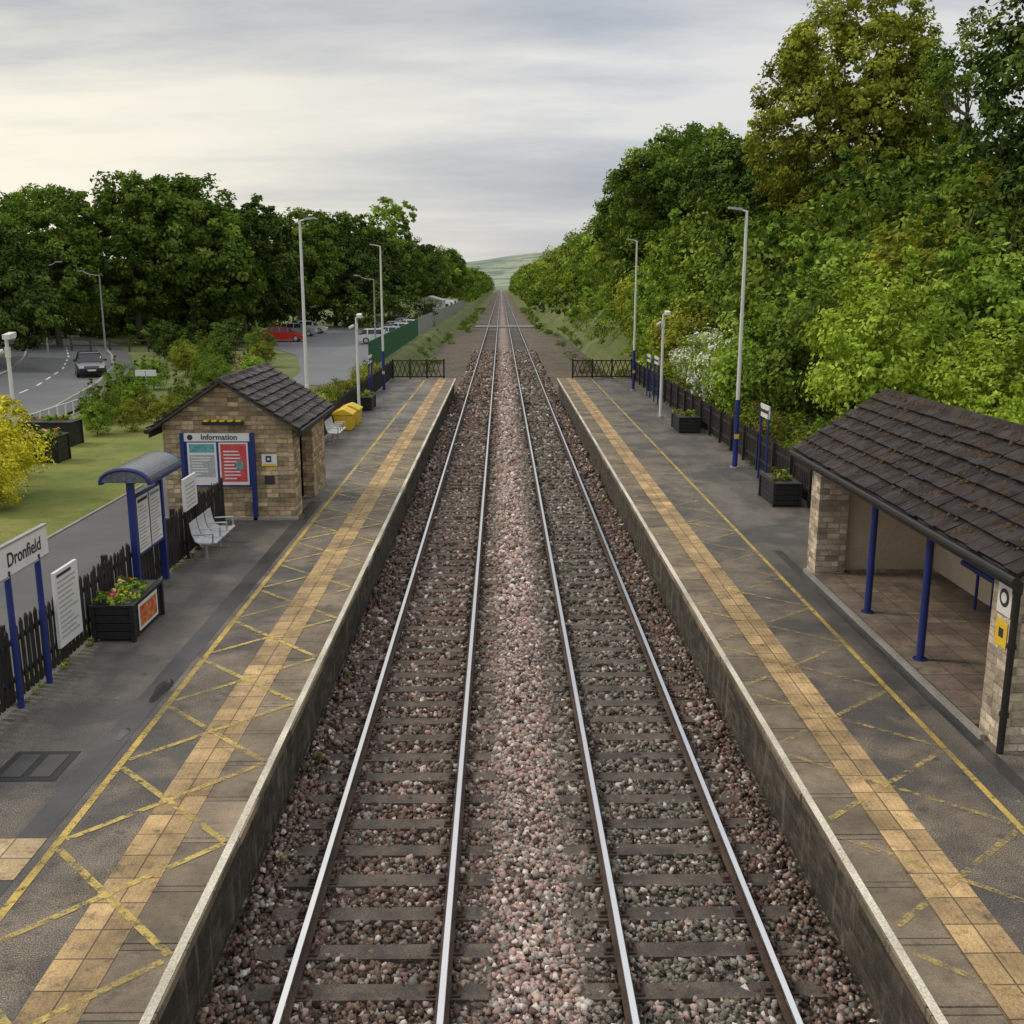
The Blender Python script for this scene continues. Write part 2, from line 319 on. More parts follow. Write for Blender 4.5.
# ------------------------------------------------------------ tracks
LC,RC=-1.345,2.0
RT=-.9
def bedgrid():
    mb=MB()
    X=[-6.9,-2.83,-2.2,-.6,0,.33,.7,1.2,2.8,3.5,8.5]; Z=[-1.12,-1.1,-1.12,-1.12,-1.09,-1.07,-1.09,-1.12,-1.12,-1.1,-1.12]
    for y0,y1 in ((-10,65),(65,150),(150,1200)):
        for i in range(10):
            a,b_=X[i],X[i+1]
            if y0>=150: a=max(a,-4.6);b_=min(b_,5.4)
            if b_<=a: continue
            mb.face([(a,y0,Z[i]),(b_,y0,Z[i+1]),(b_,y1,Z[i+1]),(a,y1,Z[i])],BALL)
    return mb.build('ballast_bed',recalc=False)
bedgrid()
def track(cx):
    e=root('railway_track')
    mb=MB()
    for s in (-1,1):
        x=cx+s*.76
        pr=[(-.07,0),(.07,0),(.07,.015),(.01,.035),(.01,.12),(.036,.13),(.036,.152),(.03,.16),(-.03,.16),(-.036,.152),(-.036,.13),(-.01,.12),(-.01,.035),(-.07,.015)]
        for i in range(len(pr)):
            a=pr[i];b_=pr[(i+1)%len(pr)]
            top=a[1]>=.13 and b_[1]>=.13 and not (a[1]==.13 and b_[1]==.13)
            mb.face([(x+a[0],-10,RT-.16+a[1]),(x+b_[0],-10,RT-.16+b_[1]),(x+b_[0],1200,RT-.16+b_[1]),(x+a[0],1200,RT-.16+a[1])],RAILTOP if top else RAILSIDE)
    mb.build('rails',e,recalc=False)
    mb=MB()
    y=5.0
    while y<160:
        j=R.uniform(-.02,.02); a=R.uniform(-.012,.012); dz=R.uniform(-.008,.008)-.045*min(1,max(0,(y-45)/30))
        z1=RT-.165+dz; x0=cx-1.24+R.uniform(-.03,.03); x1=cx+1.24+R.uniform(-.03,.03)
        mb.hexa([(x0,y-.125+j-a,z1-.1),(x1,y-.125+j+a,z1-.1),(x1,y+.125+j+a,z1-.1),(x0,y+.125+j-a,z1-.1),(x0,y-.12+j-a,z1),(x1,y-.12+j+a,z1),(x1,y+.12+j+a,z1),(x0,y+.12+j-a,z1)],SLEEP)
        if y<60:
            for s in (-1,1):
                x=cx+s*.76
                mb.box(x-.17,x+.17,y-.09,y+.09,z1-.01,z1+.02,RAILSIDE)
                for q in (-1,1):
                    mb.cyl((x+q*.11,y-.05,z1+.035),(x+q*.11,y+.05,z1+.035),.026,.026,RAILSIDE,6)
                    mb.cyl((x+q*.14,y+.045*q,z1),(x+q*.14,y+.045*q,z1+.06),.018,.015,RAILSIDE,6)
        y+=.65
    mb.build('sleepers',e,recalc=False)
track(LC); track(RC)
rg=np.random.default_rng(11)
def stones():
    P=[];S=[]
    for y0,y1,d,sz in ((6.3,13,560,.043),(13,20,380,.05),(20,34,220,.062),(34,60,90,.085),(60,110,30,.11)):
        n=int((y1-y0)*6.35*d); x=rg.uniform(-2.88,3.52,n); y=rg.uniform(y0,y1,n)
        ok=np.ones(n,bool)
        ph=np.abs(((y-5.0+.325)%.65)-.325)<.125
        for cx in (LC,RC):
            on=(np.abs(x-cx)<1.24)&ph&(y<60)
            ok&=~(on&(rg.random(n)<np.where(np.abs(x-cx)>.95,.75,.94)))
            for s in (-1,1): ok&=~(np.abs(x-cx-s*.76)<.085)
        x=x[ok];y=y[ok]
        edge=np.minimum(x+2.88,3.52-x)
        z=-1.105+rg.uniform(-.015,.035,len(x))+.06*np.exp(-((x-.33)/.35)**2)+.05*np.exp(-(edge/.3)**2)
        P.append(np.stack([x,y,z],1)); S.append(sz*rg.uniform(.5,1.6,len(x)))
    P=np.concatenate(P);S=np.concatenate(S);n=len(P)
    cube=np.array([(-1,-1,-1),(1,-1,-1),(1,1,-1),(-1,1,-1),(-1,-1,1),(1,-1,1),(1,1,1),(-1,1,1)],float)*.5
    V=cube[None]+rg.uniform(-.22,.22,(n,8,3))
    V=V*rg.uniform(.65,1.15,(n,1,3))
    q=rg.normal(size=(n,4)); q/=np.linalg.norm(q,axis=1)[:,None]; w,a,b,c=q.T
    M=np.stack([1-2*(b*b+c*c),2*(a*b-c*w),2*(a*c+b*w),2*(a*b+c*w),1-2*(a*a+c*c),2*(b*c-a*w),2*(a*c-b*w),2*(b*c+a*w),1-2*(a*a+b*b)],1).reshape(n,3,3)
    V=np.einsum('nij,nkj->nki',M,V)*S[:,None,None]+P[:,None,:]
    f=np.array([(3,2,1,0),(4,5,6,7),(0,1,5,4),(1,2,6,5),(2,3,7,6),(3,0,4,7)])
    F=(np.arange(n)[:,None,None]*8+f[None]).reshape(-1,4)
    x=P[:,0]; r=rg.random(n)[:,None]
    pink=np.array([.48,.34,.30]);grey=np.array([.34,.31,.28]);wht=np.array([.72,.65,.6]);brn=np.array([.17,.12,.095]);grn=np.array([.185,.175,.14]);drk=np.array([.08,.06,.05])
    w6=np.exp(-((x-.33)/.5)**4)[:,None]
    inner=np.where((x<.33)[:,None],brn*1.15,grn)
    sh=((x<-2.1)|(x>2.85))[:,None]
    oth=np.where(sh,np.array([.2,.135,.11]),inner)
    a=np.where(r<.42,pink,np.where(r<.68,grey,np.where(r<.83,wht,brn)))
    bb=np.where(r<.48,oth,np.where(r<.7,drk,np.where(r<.87,grey*.8,np.where(r<.94,pink*.85,wht*.75))))
    C=a*w6+bb*(1-w6); C*=rg.uniform(.65,1.25,(n,1))
    yy=P[:,1]; patch=1+.14*np.sin(x*2.1+np.sin(yy*.7)*2)*np.sin(yy*.9+x); C*=patch[:,None]
    return V.reshape(-1,3),F,C
def npmesh(name,V,F,mats,midx=None,shade=None,color=None):
    me=bpy.data.meshes.new(name); nv=len(V); nf=len(F)
    me.vertices.add(nv); me.vertices.foreach_set('co',np.ascontiguousarray(V,dtype=np.float32).ravel())
    me.loops.add(nf*4); me.loops.foreach_set('vertex_index',np.ascontiguousarray(F,dtype=np.int32).ravel())
    me.polygons.add(nf); me.polygons.foreach_set('loop_start',np.arange(0,nf*4,4,dtype=np.int32))
    try: me.polygons.foreach_set('loop_total',np.full(nf,4,dtype=np.int32))
    except Exception: pass
    for m in mats: me.materials.append(m)
    if midx is not None: me.polygons.foreach_set('material_index',midx.astype(np.int32))
    if shade is not None:
        a=me.attributes.new('shade','FLOAT','FACE'); a.data.foreach_set('value',shade.astype(np.float32))
    if color is not None:
        a=me.attributes.new('scol','FLOAT_COLOR','FACE'); cc=np.ones((nf,4),np.float32); cc[:,:3]=np.repeat(color,6,axis=0); a.data.foreach_set('color',cc.ravel())
    me.update(calc_edges=True); return me
V,F,C=stones()
o=bpy.data.objects.new('ballast_stones',npmesh('ballast_stones',V,F,[STONES],color=C)); col.objects.link(o)
mb=MB()
for a,b_ in ((-4.2,LC-.85),(LC-.67,LC+.67),(LC+.85,RC-.85),(RC-.67,RC+.67),(RC+.85,5.6)):
    for k in range(3): mb.box(a,b_,168+k*2,169.9+k*2,-1.1,-.95,CONC)
mb.build('track_crossing_boards')

# ------------------------------------------------------------ platforms
PE=65
def platform(xe,sgn,xb,tact):
    e=root('station_platform')
    S=lambda d: xe+sgn*d
    def bx(mb,d0,d1,y0,y1,z0,z1,m): mb.box(min(S(d0),S(d1)),max(S(d0),S(d1)),y0,y1,z0,z1,m)
    mb=MB(); bx(mb,.14,abs(xb-xe),-8,PE,-1.4,-.1,BRICKW); mb.build('platform_wall',e)
    mb=MB(); bx(mb,.07,.14,-8,PE,-.24,-.1,BRICKW); mb.build('corbel_course',e)
    mb=MB()
    y=-8
    while y<PE:
        y1=min(PE,y+.9); j=R.uniform(-.014,.014)
        bx(mb,0+j,.6,y+.006,y1-.006,-.1,-.001+R.uniform(-.003,.003),COPING); y=y1
    mb.build('coping_slabs',e,bevel=.01)
    mb=MB(); bx(mb,.6,.6+.53,-8,PE,-.1,.002,tact); mb.build('tactile_strip',e)
    mb=MB(); bx(mb,1.13,abs(xb-xe),-8,PE,-.1,0,ASPH); mb.build('asphalt_surface',e)
    mb=MB(); bx(mb,.016,.1,-8,PE,.004,.0055,WLINE); mb.build('white_edge_line',e)
    return e,S
eL,SL=platform(-2.82,-1,-6.95,TACT)
eR,SR=platform(3.48,1,8.45,TACTR)
def flatline(mb,x0,y0,x1,y1,w,z,mat):
    d=Vector((x1-x0,y1-y0,0)).normalized(); n=Vector((-d.y,d.x,0))*w/2
    mb.face([Vector((x0,y0,z))-n,Vector((x1,y1,z))-n,Vector((x1,y1,z))+n,Vector((x0,y0,z))+n],mat)
mb=MB(); flatline(mb,-4.72,-8,-4.72,PE,.09,.006,YLINE); mb.build('yellow_line',eL,recalc=False)
mb=MB(); flatline(mb,5.66,-8,5.66,PE,.08,.006,YLINE); mb.build('yellow_line',eR,recalc=False)
mb=MB(); y=6.25
while y<40:
    a=1.72+R.uniform(-.08,.08); j=R.uniform(-.06,.06)
    flatline(mb,-4.66,y+j,-2.95-abs(j),y+a,.08,.0075,YHATCH); flatline(mb,-4.66,y+a-.1,-2.95,y-.1-j,.08,.009,YHATCH); y+=1.87
mb.build('yellow_hatching',eL,recalc=False)
mb=MB(); y=6.4
while y<36:
    flatline(mb,3.62,y,5.6,y+1.7,.075,.0075,YHATCHR)
    flatline(mb,3.62,y+1.6,5.6,y-.1,.075,.009,YHATCHR); y+=1.95
mb.build('yellow_hatching',eR,recalc=False)
mb=MB(); flatline(mb,-5.04,-8,-5.04,27.5,.34,.004,WETM); mb.build('drainage_channel',eL,recalc=False)
mb=MB(); flatline(mb,6.15,-8,6.15,22,.18,.004,WETM); mb.build('drainage_channel',eR,recalc=False)
mb=MB(); mb.box(-6.15,-5.35,11.3,12.1,-.01,.006,BLACK); mb.box(-6.05,-5.8,11.4,12.0,.006,.012,WETM); mb.box(-5.7,-5.45,11.4,12.0,.006,.012,WETM); mb.build('manhole_cover')
mb=MB(); mb.box(-6.3,-4.87,9.2,10.0,-.01,.0085,PATCH); mb.box(6.3,8.2,9.0,11.2,-.01,.012,PATCH); mb.build('beige_paving_patch')
mb=MB(); pm,nt,b=newmat('puddle_water'); b.inputs['Base Color'].default_value=(.05,.05,.05,1); b.inputs['Roughness'].default_value=.05
for cx,cy,rx,ry in ((-4.98,14.1,.1,.45),(-5.0,12.6,.06,.2),(6.2,15.5,.08,.5)):
    mb.face([(cx+rx*math.cos(t)*(1+.25*math.sin(3*t)),cy+ry*math.sin(t),.0075) for t in [i*math.pi/9 for i in range(18)]],pm)
mb.build('puddle')

# ------------------------------------------------------------ fences
def picket_fence(name,x0,y0,x1,y1,h,z=0,sp=.15,w=.09,mat=FENCEB,lean=.03):
    mb=MB(); L=math.hypot(x1-x0,y1-y0); d=Vector(((x1-x0)/L,(y1-y0)/L,0)); n=Vector((-d.y,d.x,0)); o=Vector((x0,y0,z))
    k=0.0
    while k<L:
        hh=h+R.uniform(-.04,.04); ln=R.uniform(-lean,lean)
        a=o+d*k; c=o+d*(k+w)
        pts=[a+Vector((0,0,.05)),c+Vector((0,0,.05)),c+d*ln+Vector((0,0,hh-.06)),(a+c)/2+d*ln+Vector((0,0,hh)),a+d*ln+Vector((0,0,hh-.06))]
        mb.prism(pts,n*.02,mat); k+=sp
    for zz in (.3,h-.3):
        a=o+n*.022; c=o+d*L+n*.022
        mb.hexa([a+Vector((0,0,zz)),c+Vector((0,0,zz)),c+n*.04+Vector((0,0,zz)),a+n*.04+Vector((0,0,zz)),a+Vector((0,0,zz+.08)),c+Vector((0,0,zz+.08)),c+n*.04+Vector((0,0,zz+.08)),a+n*.04+Vector((0,0,zz+.08))],mat)
    k=0
    while k<=L:
        a=o+d*k+n*.11
        mb.box(a.x-.045,a.x+.045,a.y-.045,a.y+.045,z-.1,z+h+.02,mat); k+=1.9
    return mb.build(name,recalc=False)
picket_fence('picket_fence',-6.85,6,-6.85,24.8,1.15)
picket_fence('picket_fence',-6.85,30.5,-6.85,65,1.1)
picket_fence('picket_fence',8.28,20.8,8.28,65,1.15)
def lattice(name,x0,x1,y,h=1.15):
    mb=MB()
    for zz in (0.08,h-.08): mb.box(x0,x1,y-.03,y+.03,zz,zz+.07,FENCEB)
    x=x0
    while x<x1+.01: mb.box(x-.05,x+.05,y-.05,y+.05,0,h+.06,FENCEB); x+=(x1-x0)/3
    x=x0
    while x<x1-.25:
        for s in (0,1):
            a=(x+.3*s,.15);b_=(x+.3*(1-s),h-.08)
            mb.prism([(a[0]-.03,y-.02+.02*s,a[1]),(a[0]+.03,y-.02+.02*s,a[1]),(b_[0]+.03,y-.02+.02*s,b_[1]),(b_[0]-.03,y-.02+.02*s,b_[1])],(0,.018,0),WOOD)
        x+=.3
    return mb.build(name)
lattice('lattice_fence',-6.8,-3.6,64.8); lattice('lattice_fence',4.5,8.2,64.8)
def mesh_fence(name,pts,h,mat,sp=.3):
    mb=MB()
    for (x0,y0),(x1,y1) in zip(pts[:-1],pts[1:]):
        L=math.hypot(x1-x0,y1-y0); dx,dy=(x1-x0)/L,(y1-y0)/L; k=0
        while k<L:
            mb.box(x0+dx*k-.03,x0+dx*k+.03,y0+dy*k-.06,y0+dy*k+.06,0,h,mat); k+=sp
        for zz in (.3,h-.3): mb.hexa([(x0-.02,y0,zz),(x1-.02,y1,zz),(x1+.02,y1,zz),(x0+.02,y0,zz),(x0-.02,y0,zz+.06),(x1-.02,y1,zz+.06),(x1+.02,y1,zz+.06),(x0+.02,y0,zz+.06)],mat)
    return mb.build(name,recalc=False)
GREENP=surf('green_paint',(.015,.12,.06),(.02,.15,.07),3,30,.5,.05)
mesh_fence('green_security_fence',[(-9.2,72),(-9.6,120)],1.9,GREENP,.2)
mesh_fence('palisade_fence',[(-9.6,121),(-9.2,260)],2.0,GREY,.35)
mb=MB()
for i in range(10):
    x=-38+i*1.8; y=92-.165*(x+38)
    mb.box(x-.07,x+.07,y-.07,y+.07,0,1.2,WOOD)
    if i<9:
        for zz in (.45,.95): mb.hexa([(x,y-.03,zz),(x+1.8,y-.03-.297,zz),(x+1.8,y+.03-.297,zz),(x,y+.03,zz),(x,y-.03,zz+.12),(x+1.8,y-.03-.297,zz+.12),(x+1.8,y+.03-.297,zz+.12),(x,y+.03,zz+.12)],WOOD)
mb.build('post_and_rail_fence')
mb=MB()
for i in range(14):
    y=36+i*.9; x=-17.6-i*.05
    mb.cyl((x,y,0),(x,y,1.0),.03,.03,WHITE,6)
    if i<13:
        for zz in (.45,1.0): mb.cyl((x,y,zz),(x-.05,y+.9,zz),.025,.025,WHITE,6)
mb.build('metal_railing')

# ------------------------------------------------------------ roofs
def tiles(mb,xe,ze,xr,zr,y0,y1,tw,cr,mat):
    d=Vector((xr-xe,0,zr-ze)); L=d.length; d.normalize(); n=Vector((-d.z,0,d.x)) if d.x>0 else Vector((d.z,0,-d.x))
    rows=int(L/cr); nc=int((y1-y0)/tw); tw=(y1-y0)/nc; cr=L/rows
    for r in range(rows):
        off=tw/2 if r%2 else 0
        for k in range(-1,nc+1):
            a=max(y0,y0+k*tw+off); b_=min(y1,y0+(k+1)*tw+off)
            if b_-a<.03: continue
            j=R.uniform(0,.016); s0=r*cr-.02+R.uniform(-.014,.014); s1=min(L,(r+1)*cr+.03)
            o=Vector((xe,0,ze)); g=.006
            P=lambda s,y,h: o+d*s+n*h+Vector((0,y,0))
            mb.hexa([P(s0,a+g,.02+j),P(s0,b_-g,.02+j),P(s1,b_-g,.0),P(s1,a+g,.0),P(s0,a+g,.066+j),P(s0,b_-g,.066+j+R.uniform(-.006,.006)),P(s1,b_-g,.018),P(s1,a+g,.018)],mat,R.random())
def pitched(par,xl,xr_,ze,xm,zm,y0,y1,tw,cr,mat):
    mb=MB(); tiles(mb,xl,ze,xm,zm,y0,y1,tw,cr,mat); tiles(mb,xr_,ze,xm,zm,y0,y1,tw,cr,mat)
    y=y0
    while y<y1-.01:
        y2=min(y+.45,y1); mb.hexa([(xm-.12,y,zm-.05),(xm+.12,y,zm-.05),(xm+.12,y2-.008,zm-.05),(xm-.12,y2-.008,zm-.05),(xm-.04,y,zm+.06),(xm+.04,y,zm+.06),(xm+.04,y2-.008,zm+.06),(xm-.04,y2-.008,zm+.06)],mat,R.random()); y=y2
    mb.build('roof_tiles',par,recalc=False)
    mb=MB()
    mb.prism([(xl,y0+.01,ze-.07),(xm,y0+.01,zm-.07),(xr_,y0+.01,ze-.07),(xr_,y0+.01,ze-.005),(xm,y0+.01,zm-.005),(xl,y0+.01,ze-.005)],(0,y1-y0-.02,0),DARKUNDER)
    for x in (xl,xr_):
        s=-1 if x==xl else 1
        mb.box(min(x,x-s*.03),max(x,x-s*.03),y0,y1,ze-.2,ze-.072,BLACK)
        mb.cyl((x+s*.06,y0,ze-.06),(x+s*.06,y1,ze-.06),.055,.055,BLACK,10)
    mb.build('roof_structure',par)

ib=root('stone_information_building')
X0,X1,Y0,Y1=-8.4,-5.2,25.3,29.9
mb=MB()
mb.box(X0,X1,Y0,Y0+.3,0,2.4,STONE); mb.box(X0,X0+.3,Y0+.3,Y1-.3,0,2.4,STONE); mb.box(X0,X1,Y1-.3,Y1,0,2.4,STONE)
mb.box(X1-.3,X1,Y0+.3,Y0+.9,0,2.4,STONE); mb.box(X1-.3,X1,Y1-1.9,Y1-.3,0,2.4,STONE); mb.box(X1-.3,X1,Y0+.9,Y1-1.9,2.15,2.4,STONE)
for y in (Y0,Y1-.3): mb.prism([(X0,y,2.4),(X1,y,2.4),((X0+X1)/2-.05,y,3.45)],(0,.3,0),STONE)
mb.build('walls',ib)
mb=MB(); mb.box(X0+.3,X1-.3,Y0+.3,Y1-.3,.0,.03,PAV); mb.box(X0+.3,X0+.33,Y0+.3,Y1-.3,.03,2.3,CREAM); mb.build('interior',ib)
mb=MB(); mb.box(X0-.1,X1+.08,Y0-.14,Y0,0.0,.06,KERB); mb.build('plinth',ib)
pitched(ib,-8.65,-5.0,2.32,-6.85,3.52,25.0,30.1,.3,.24,TILE2)
o=(0,Y0,0); u=(1,0,0); n_=(0,-1,0)
mb=MB()
mb.box(-7.95,-7.85,Y0-.14,Y0-.02,0,2.2,BLUE); mb.box(-6.23,-6.13,Y0-.14,Y0-.02,0,2.2,BLUE)
mb.box(-7.85,-6.23,Y0-.1,Y0-.03,.86,2.0,BLUE); mb.box(-7.85,-6.23,Y0-.12,Y0-.03,2.0,2.2,SIGNW)
mb.build('poster_frame',ib)
mb=MB()
mb.rect(o,u,n_,-7.79,-7.07,.9,1.97,.104,SIGNW); mb.rect(o,u,n_,-7.01,-6.29,.9,1.97,.104,SIGNW)
mb.rect(o,u,n_,-7.74,-7.12,1.72,1.93,.107,TEAL); mb.rect(o,u,n_,-7.74,-7.12,1.1,1.66,.107,GREYTXT)
for i in range(7): mb.rect(o,u,n_,-7.7,-7.7+R.uniform(.2,.5),1.16+i*.07,1.19+i*.07,.11,SIGNW)
mb.rect(o,u,n_,-6.97,-6.33,.98,1.93,.107,RED)
for i in range(9): mb.rect(o,u,n_,-6.9,-6.9+R.uniform(.25,.5),1.05+i*.085,1.08+i*.085,.11,SIGNW)
mb.rect(o,u,n_,-6.6,-6.42,1.3,1.5,.112,TEAL)
mb.build('posters',ib,recalc=False)
text('Information',(-6.98,Y0-.125,2.045),RF,.19,DARKTXT,ib)
mb=MB(); mb.cyl((-7.7,Y0-.12,2.1),(-7.7,Y0-.125,2.1),.07,.07,DARKTXT,16); mb.build('information_symbol',ib)
mb=MB(); mb.rect(o,u,n_,-5.98,-5.6,1.36,1.66,.02,SIGNW); mb.rect(o,u,n_,-5.96,-5.62,1.36,1.42,.023,YEL); mb.rect(o,u,n_,-5.88,-5.74,1.46,1.62,.024,DARKTXT); mb.rect(o,u,n_,-5.84,-5.78,1.51,1.57,.026,SIGNW)
mb.rect(o,u,n_,-5.93,-5.68,.9,1.12,.02,DARKTXT); mb.build('wall_signs',ib,recalc=False)
mb=MB(); mb.box(-7.35,-6.35,Y0-.22,Y0-.06,2.42,2.5,BLACK)
for i in range(5): mb.box(-7.32+i*.2,-7.2+i*.2,Y0-.23,Y0-.05,2.5,2.54,YEL)
mb.box(-7.3,-7.25,Y0-.1,Y0,2.4,2.46,BLACK); mb.build('light_bracket',ib)

sh=root('stone_platform_shelter')
mb=MB()
for a,b_ in ((12.0,12.62),(19.95,20.5)):
    mb.box(6.35,6.95,a,b_,0,2.5,STONEP)
mb.box(8.9,9.2,12.0,20.5,0,2.5,STONE)
mb.box(6.95,8.9,20.22,20.5,0,2.5,STONE); mb.box(6.95,8.9,12.0,12.28,0,2.5,STONE)
for y in (12.0,20.22): mb.prism([(6.35,y,2.5),(9.2,y,2.5),(8.8,y,2.85),(7.775,y,3.52),(6.55,y,2.74)],(0,.28,0),STONE)
mb.build('walls',sh)
mb=MB(); mb.box(6.95,8.88,20.19,20.215,.08,2.5,CREAM); mb.box(8.87,8.895,12.3,20.18,.08,2.5,CREAM); mb.build('interior_render',sh)
mb=MB(); mb.box(6.28,8.9,12.64,19.94,-.01,.08,PAV); mb.box(6.22,6.28,12.3,20.3,-.01,.085,KERB); mb.build('shelter_floor',sh)
pitched(sh,6.0,9.55,2.5,7.775,3.68,11.3,20.7,.33,.27,TILE)
mb=MB(); mb.box(6.45,6.62,12.62,19.95,2.42,2.62,DARKUNDER)
for y in np.arange(12.9,20,.6): mb.hexa([(6.05,y,2.38),(7.7,y,3.48),(7.7,y+.05,3.48),(6.05,y+.05,2.38),(6.05,y,2.45),(7.7,y,3.55),(7.7,y+.05,3.55),(6.05,y+.05,2.45)],WOOD)
mb.build('roof_timbers',sh)
rm=random.Random(4); mb=MB(); MOSS=surf('moss',(.05,.03,.015),(.11,.08,.03),6,60,.95,.8,0,.5,.02)
for i in range(700):
    s=rm.random()**.8; y=rm.uniform(11.4,20.6); x=6.0+1.775*s; z=2.5+1.18*s+.05; r=rm.uniform(.01,.04)
    mb.cyl((x,y,z),(x-.3*r,y,z+r*.9),r*1.3,r*.5,MOSS,6)
mb.build('moss_cushions',sh,recalc=False)
mb=MB()
for y in (15.05,17.4):
    mb.cyl((6.53,y,.08),(6.53,y,2.42),.06,.06,BLUE,14); mb.cyl((6.53,y,.08),(6.53,y,.1),.11,.11,BLUE,14)
mb.build('posts',sh)
mb=MB(); mb.cyl((6.3,11.93,0),(6.3,11.93,2.4),.045,.045,BLACK,10); mb.cyl((6.3,11.93,2.25),(5.97,11.8,2.42),.045,.045,BLACK,10)
for z in (.5,1.4,2.1): mb.cyl((6.3,11.93,z),(6.3,11.93,z+.05),.06,.06,BLACK,10)
mb.build('drainpipe',sh)
mb=MB(); u=(0,1,0); W_=(-1,0,0); O_=(6.35,0,0)
mb.rect(O_,u,W_,12.12,12.48,1.72,2.12,.01,SIGNW); mb.rect(O_,u,W_,12.15,12.45,1.3,1.64,.01,YEL); mb.rect(O_,u,W_,12.24,12.36,1.42,1.54,.013,DARKTXT)
mb.build('pillar_signs',sh,recalc=False)
mb=MB(); mb.cyl((6.337,12.3,1.94),(6.334,12.3,1.94),.12,.12,DARKTXT,18); mb.cyl((6.333,12.3,1.94),(6.33,12.3,1.94),.07,.07,SIGNW,18); mb.build('disc_symbol',sh)
mb=MB()
for y in (14.5,16,17.5): mb.box(8.45,8.87,y,y+.06,.75,.8,BLUE); mb.box(8.8,8.86,y,y+.06,.08,.8,BLUE)
mb.cyl((8.45,14.2,.83),(8.45,18,.83),.06,.06,BLUE,10); mb.box(8.4,8.75,14.2,18,.8,.84,BLUE)
for y in (14.5,16,17.5): mb.cyl((8.5,y,.08),(8.5,y,.8),.03,.03,BLUE,8)
mb.build('perch_bench',sh)

# ------------------------------------------------------------ station furniture
e=root('station_name_sign'); mb=MB()
for y in (13.5,14.42): mb.cyl((-6.74,y,0),(-6.74,y,1.98),.045,.045,BLUE,10)
mb.box(-6.76,-6.71,13.12,14.75,1.92,2.33,SIGNW); mb.box(-6.77,-6.70,13.1,14.77,1.89,1.92,GREY); mb.box(-6.77,-6.70,13.1,14.77,2.33,2.36,GREY)
mb.build('board_and_posts',e)
text('Dronfield',(-6.706,14.0,2.04),RX,.27,DARKTXT,e)
mb=MB(); mb.box(-6.83,-6.78,15.0,15.85,.32,1.52,SIGNW)
o=(-6.78,0,0)
for i in range(12): mb.rect(o,(0,1,0),(1,0,0),15.07,15.07+R.uniform(.4,.68),.45+i*.08,.48+i*.08,.004,GREYTXT)
mb.rect(o,(0,1,0),(1,0,0),15.07,15.6,1.42,1.47,.004,DARKTXT)
mb.build('fence_notice_board',recalc=True)
e=root('timetable_stand'); mb=MB()
for y in (18.4,19.95): mb.box(-6.83,-6.71,y-.05,y+.05,0,2.3,BLUE)
mb.box(-6.79,-6.73,18.45,19.9,.85,2.0,BLUE); mb.box(-6.8,-6.72,18.45,19.9,2.22,2.3,BLUE)
CR,CH,CXX=.44,.24,-6.8
for y in (18.2,20.1):
    pts=[(CXX+CR*math.cos(math.pi*k/12),y,2.3+CH*math.sin(math.pi*k/12)) for k in range(13)]
    for k in range(12): mb.cyl(pts[k],pts[k+1],.035,.035,BLUE,6)
for x in (CXX-CR,CXX+CR): mb.box(x-.03,x+.03,18.2,20.1,2.26,2.32,BLUE)
mb.build('frame',e)
CAN=surf('canopy_panel',(.10,.11,.13),(.14,.15,.17),3,20,.25,.02)
mb=MB()
for y in (18.2,20.1): mb.prism([(CXX+CR*math.cos(math.pi*k/12),y-.01,2.3+CH*math.sin(math.pi*k/12)) for k in range(13)],(0,.02,0),CAN)
mb.build('canopy_end_panels',e)
mb=MB(); N_=16
for k in range(N_):
    t0=math.pi*k/N_;t1=math.pi*(k+1)/N_
    P=lambda t,r,y:(CXX+(CR+r)*math.cos(t),y,2.3+(CH+r)*math.sin(t))
    mb.hexa([P(t0,.01,18.24),P(t1,.01,18.24),P(t1,.01,20.06),P(t0,.01,20.06),P(t0,.03,18.24),P(t1,.03,18.24),P(t1,.03,20.06),P(t0,.03,20.06)],CAN)
mb.build('canopy',e)
mb=MB(); o=(-6.73,0,0)
mb.rect(o,(0,1,0),(1,0,0),18.52,19.14,.9,1.95,.004,SIGNW); mb.rect(o,(0,1,0),(1,0,0),19.2,19.83,.9,1.95,.004,SIGNW)
for a in (18.57,19.25):
    for i in range(13): mb.rect(o,(0,1,0),(1,0,0),a,a+R.uniform(.3,.52),.96+i*.065,.985+i*.065,.007,GREYTXT)
    mb.rect(o,(0,1,0),(1,0,0),a,a+.52,1.84,1.9,.007,TEAL if a>19 else DARKTXT)
mb.build('timetables',e,recalc=False)
mb=MB(); mb.box(-6.79,-6.74,21.4,22.3,1.05,1.75,SIGNW); mb.box(-6.8,-6.75,21.45,21.5,0,1.05,BLACK); mb.box(-6.8,-6.75,22.2,22.25,0,1.05,BLACK)
for i in range(6): mb.rect((-6.74,0,0),(0,1,0),(1,0,0),21.5,22.15,1.12+i*.09,1.15+i*.09,.004,GREYTXT)
mb.build('platform_poster_board')

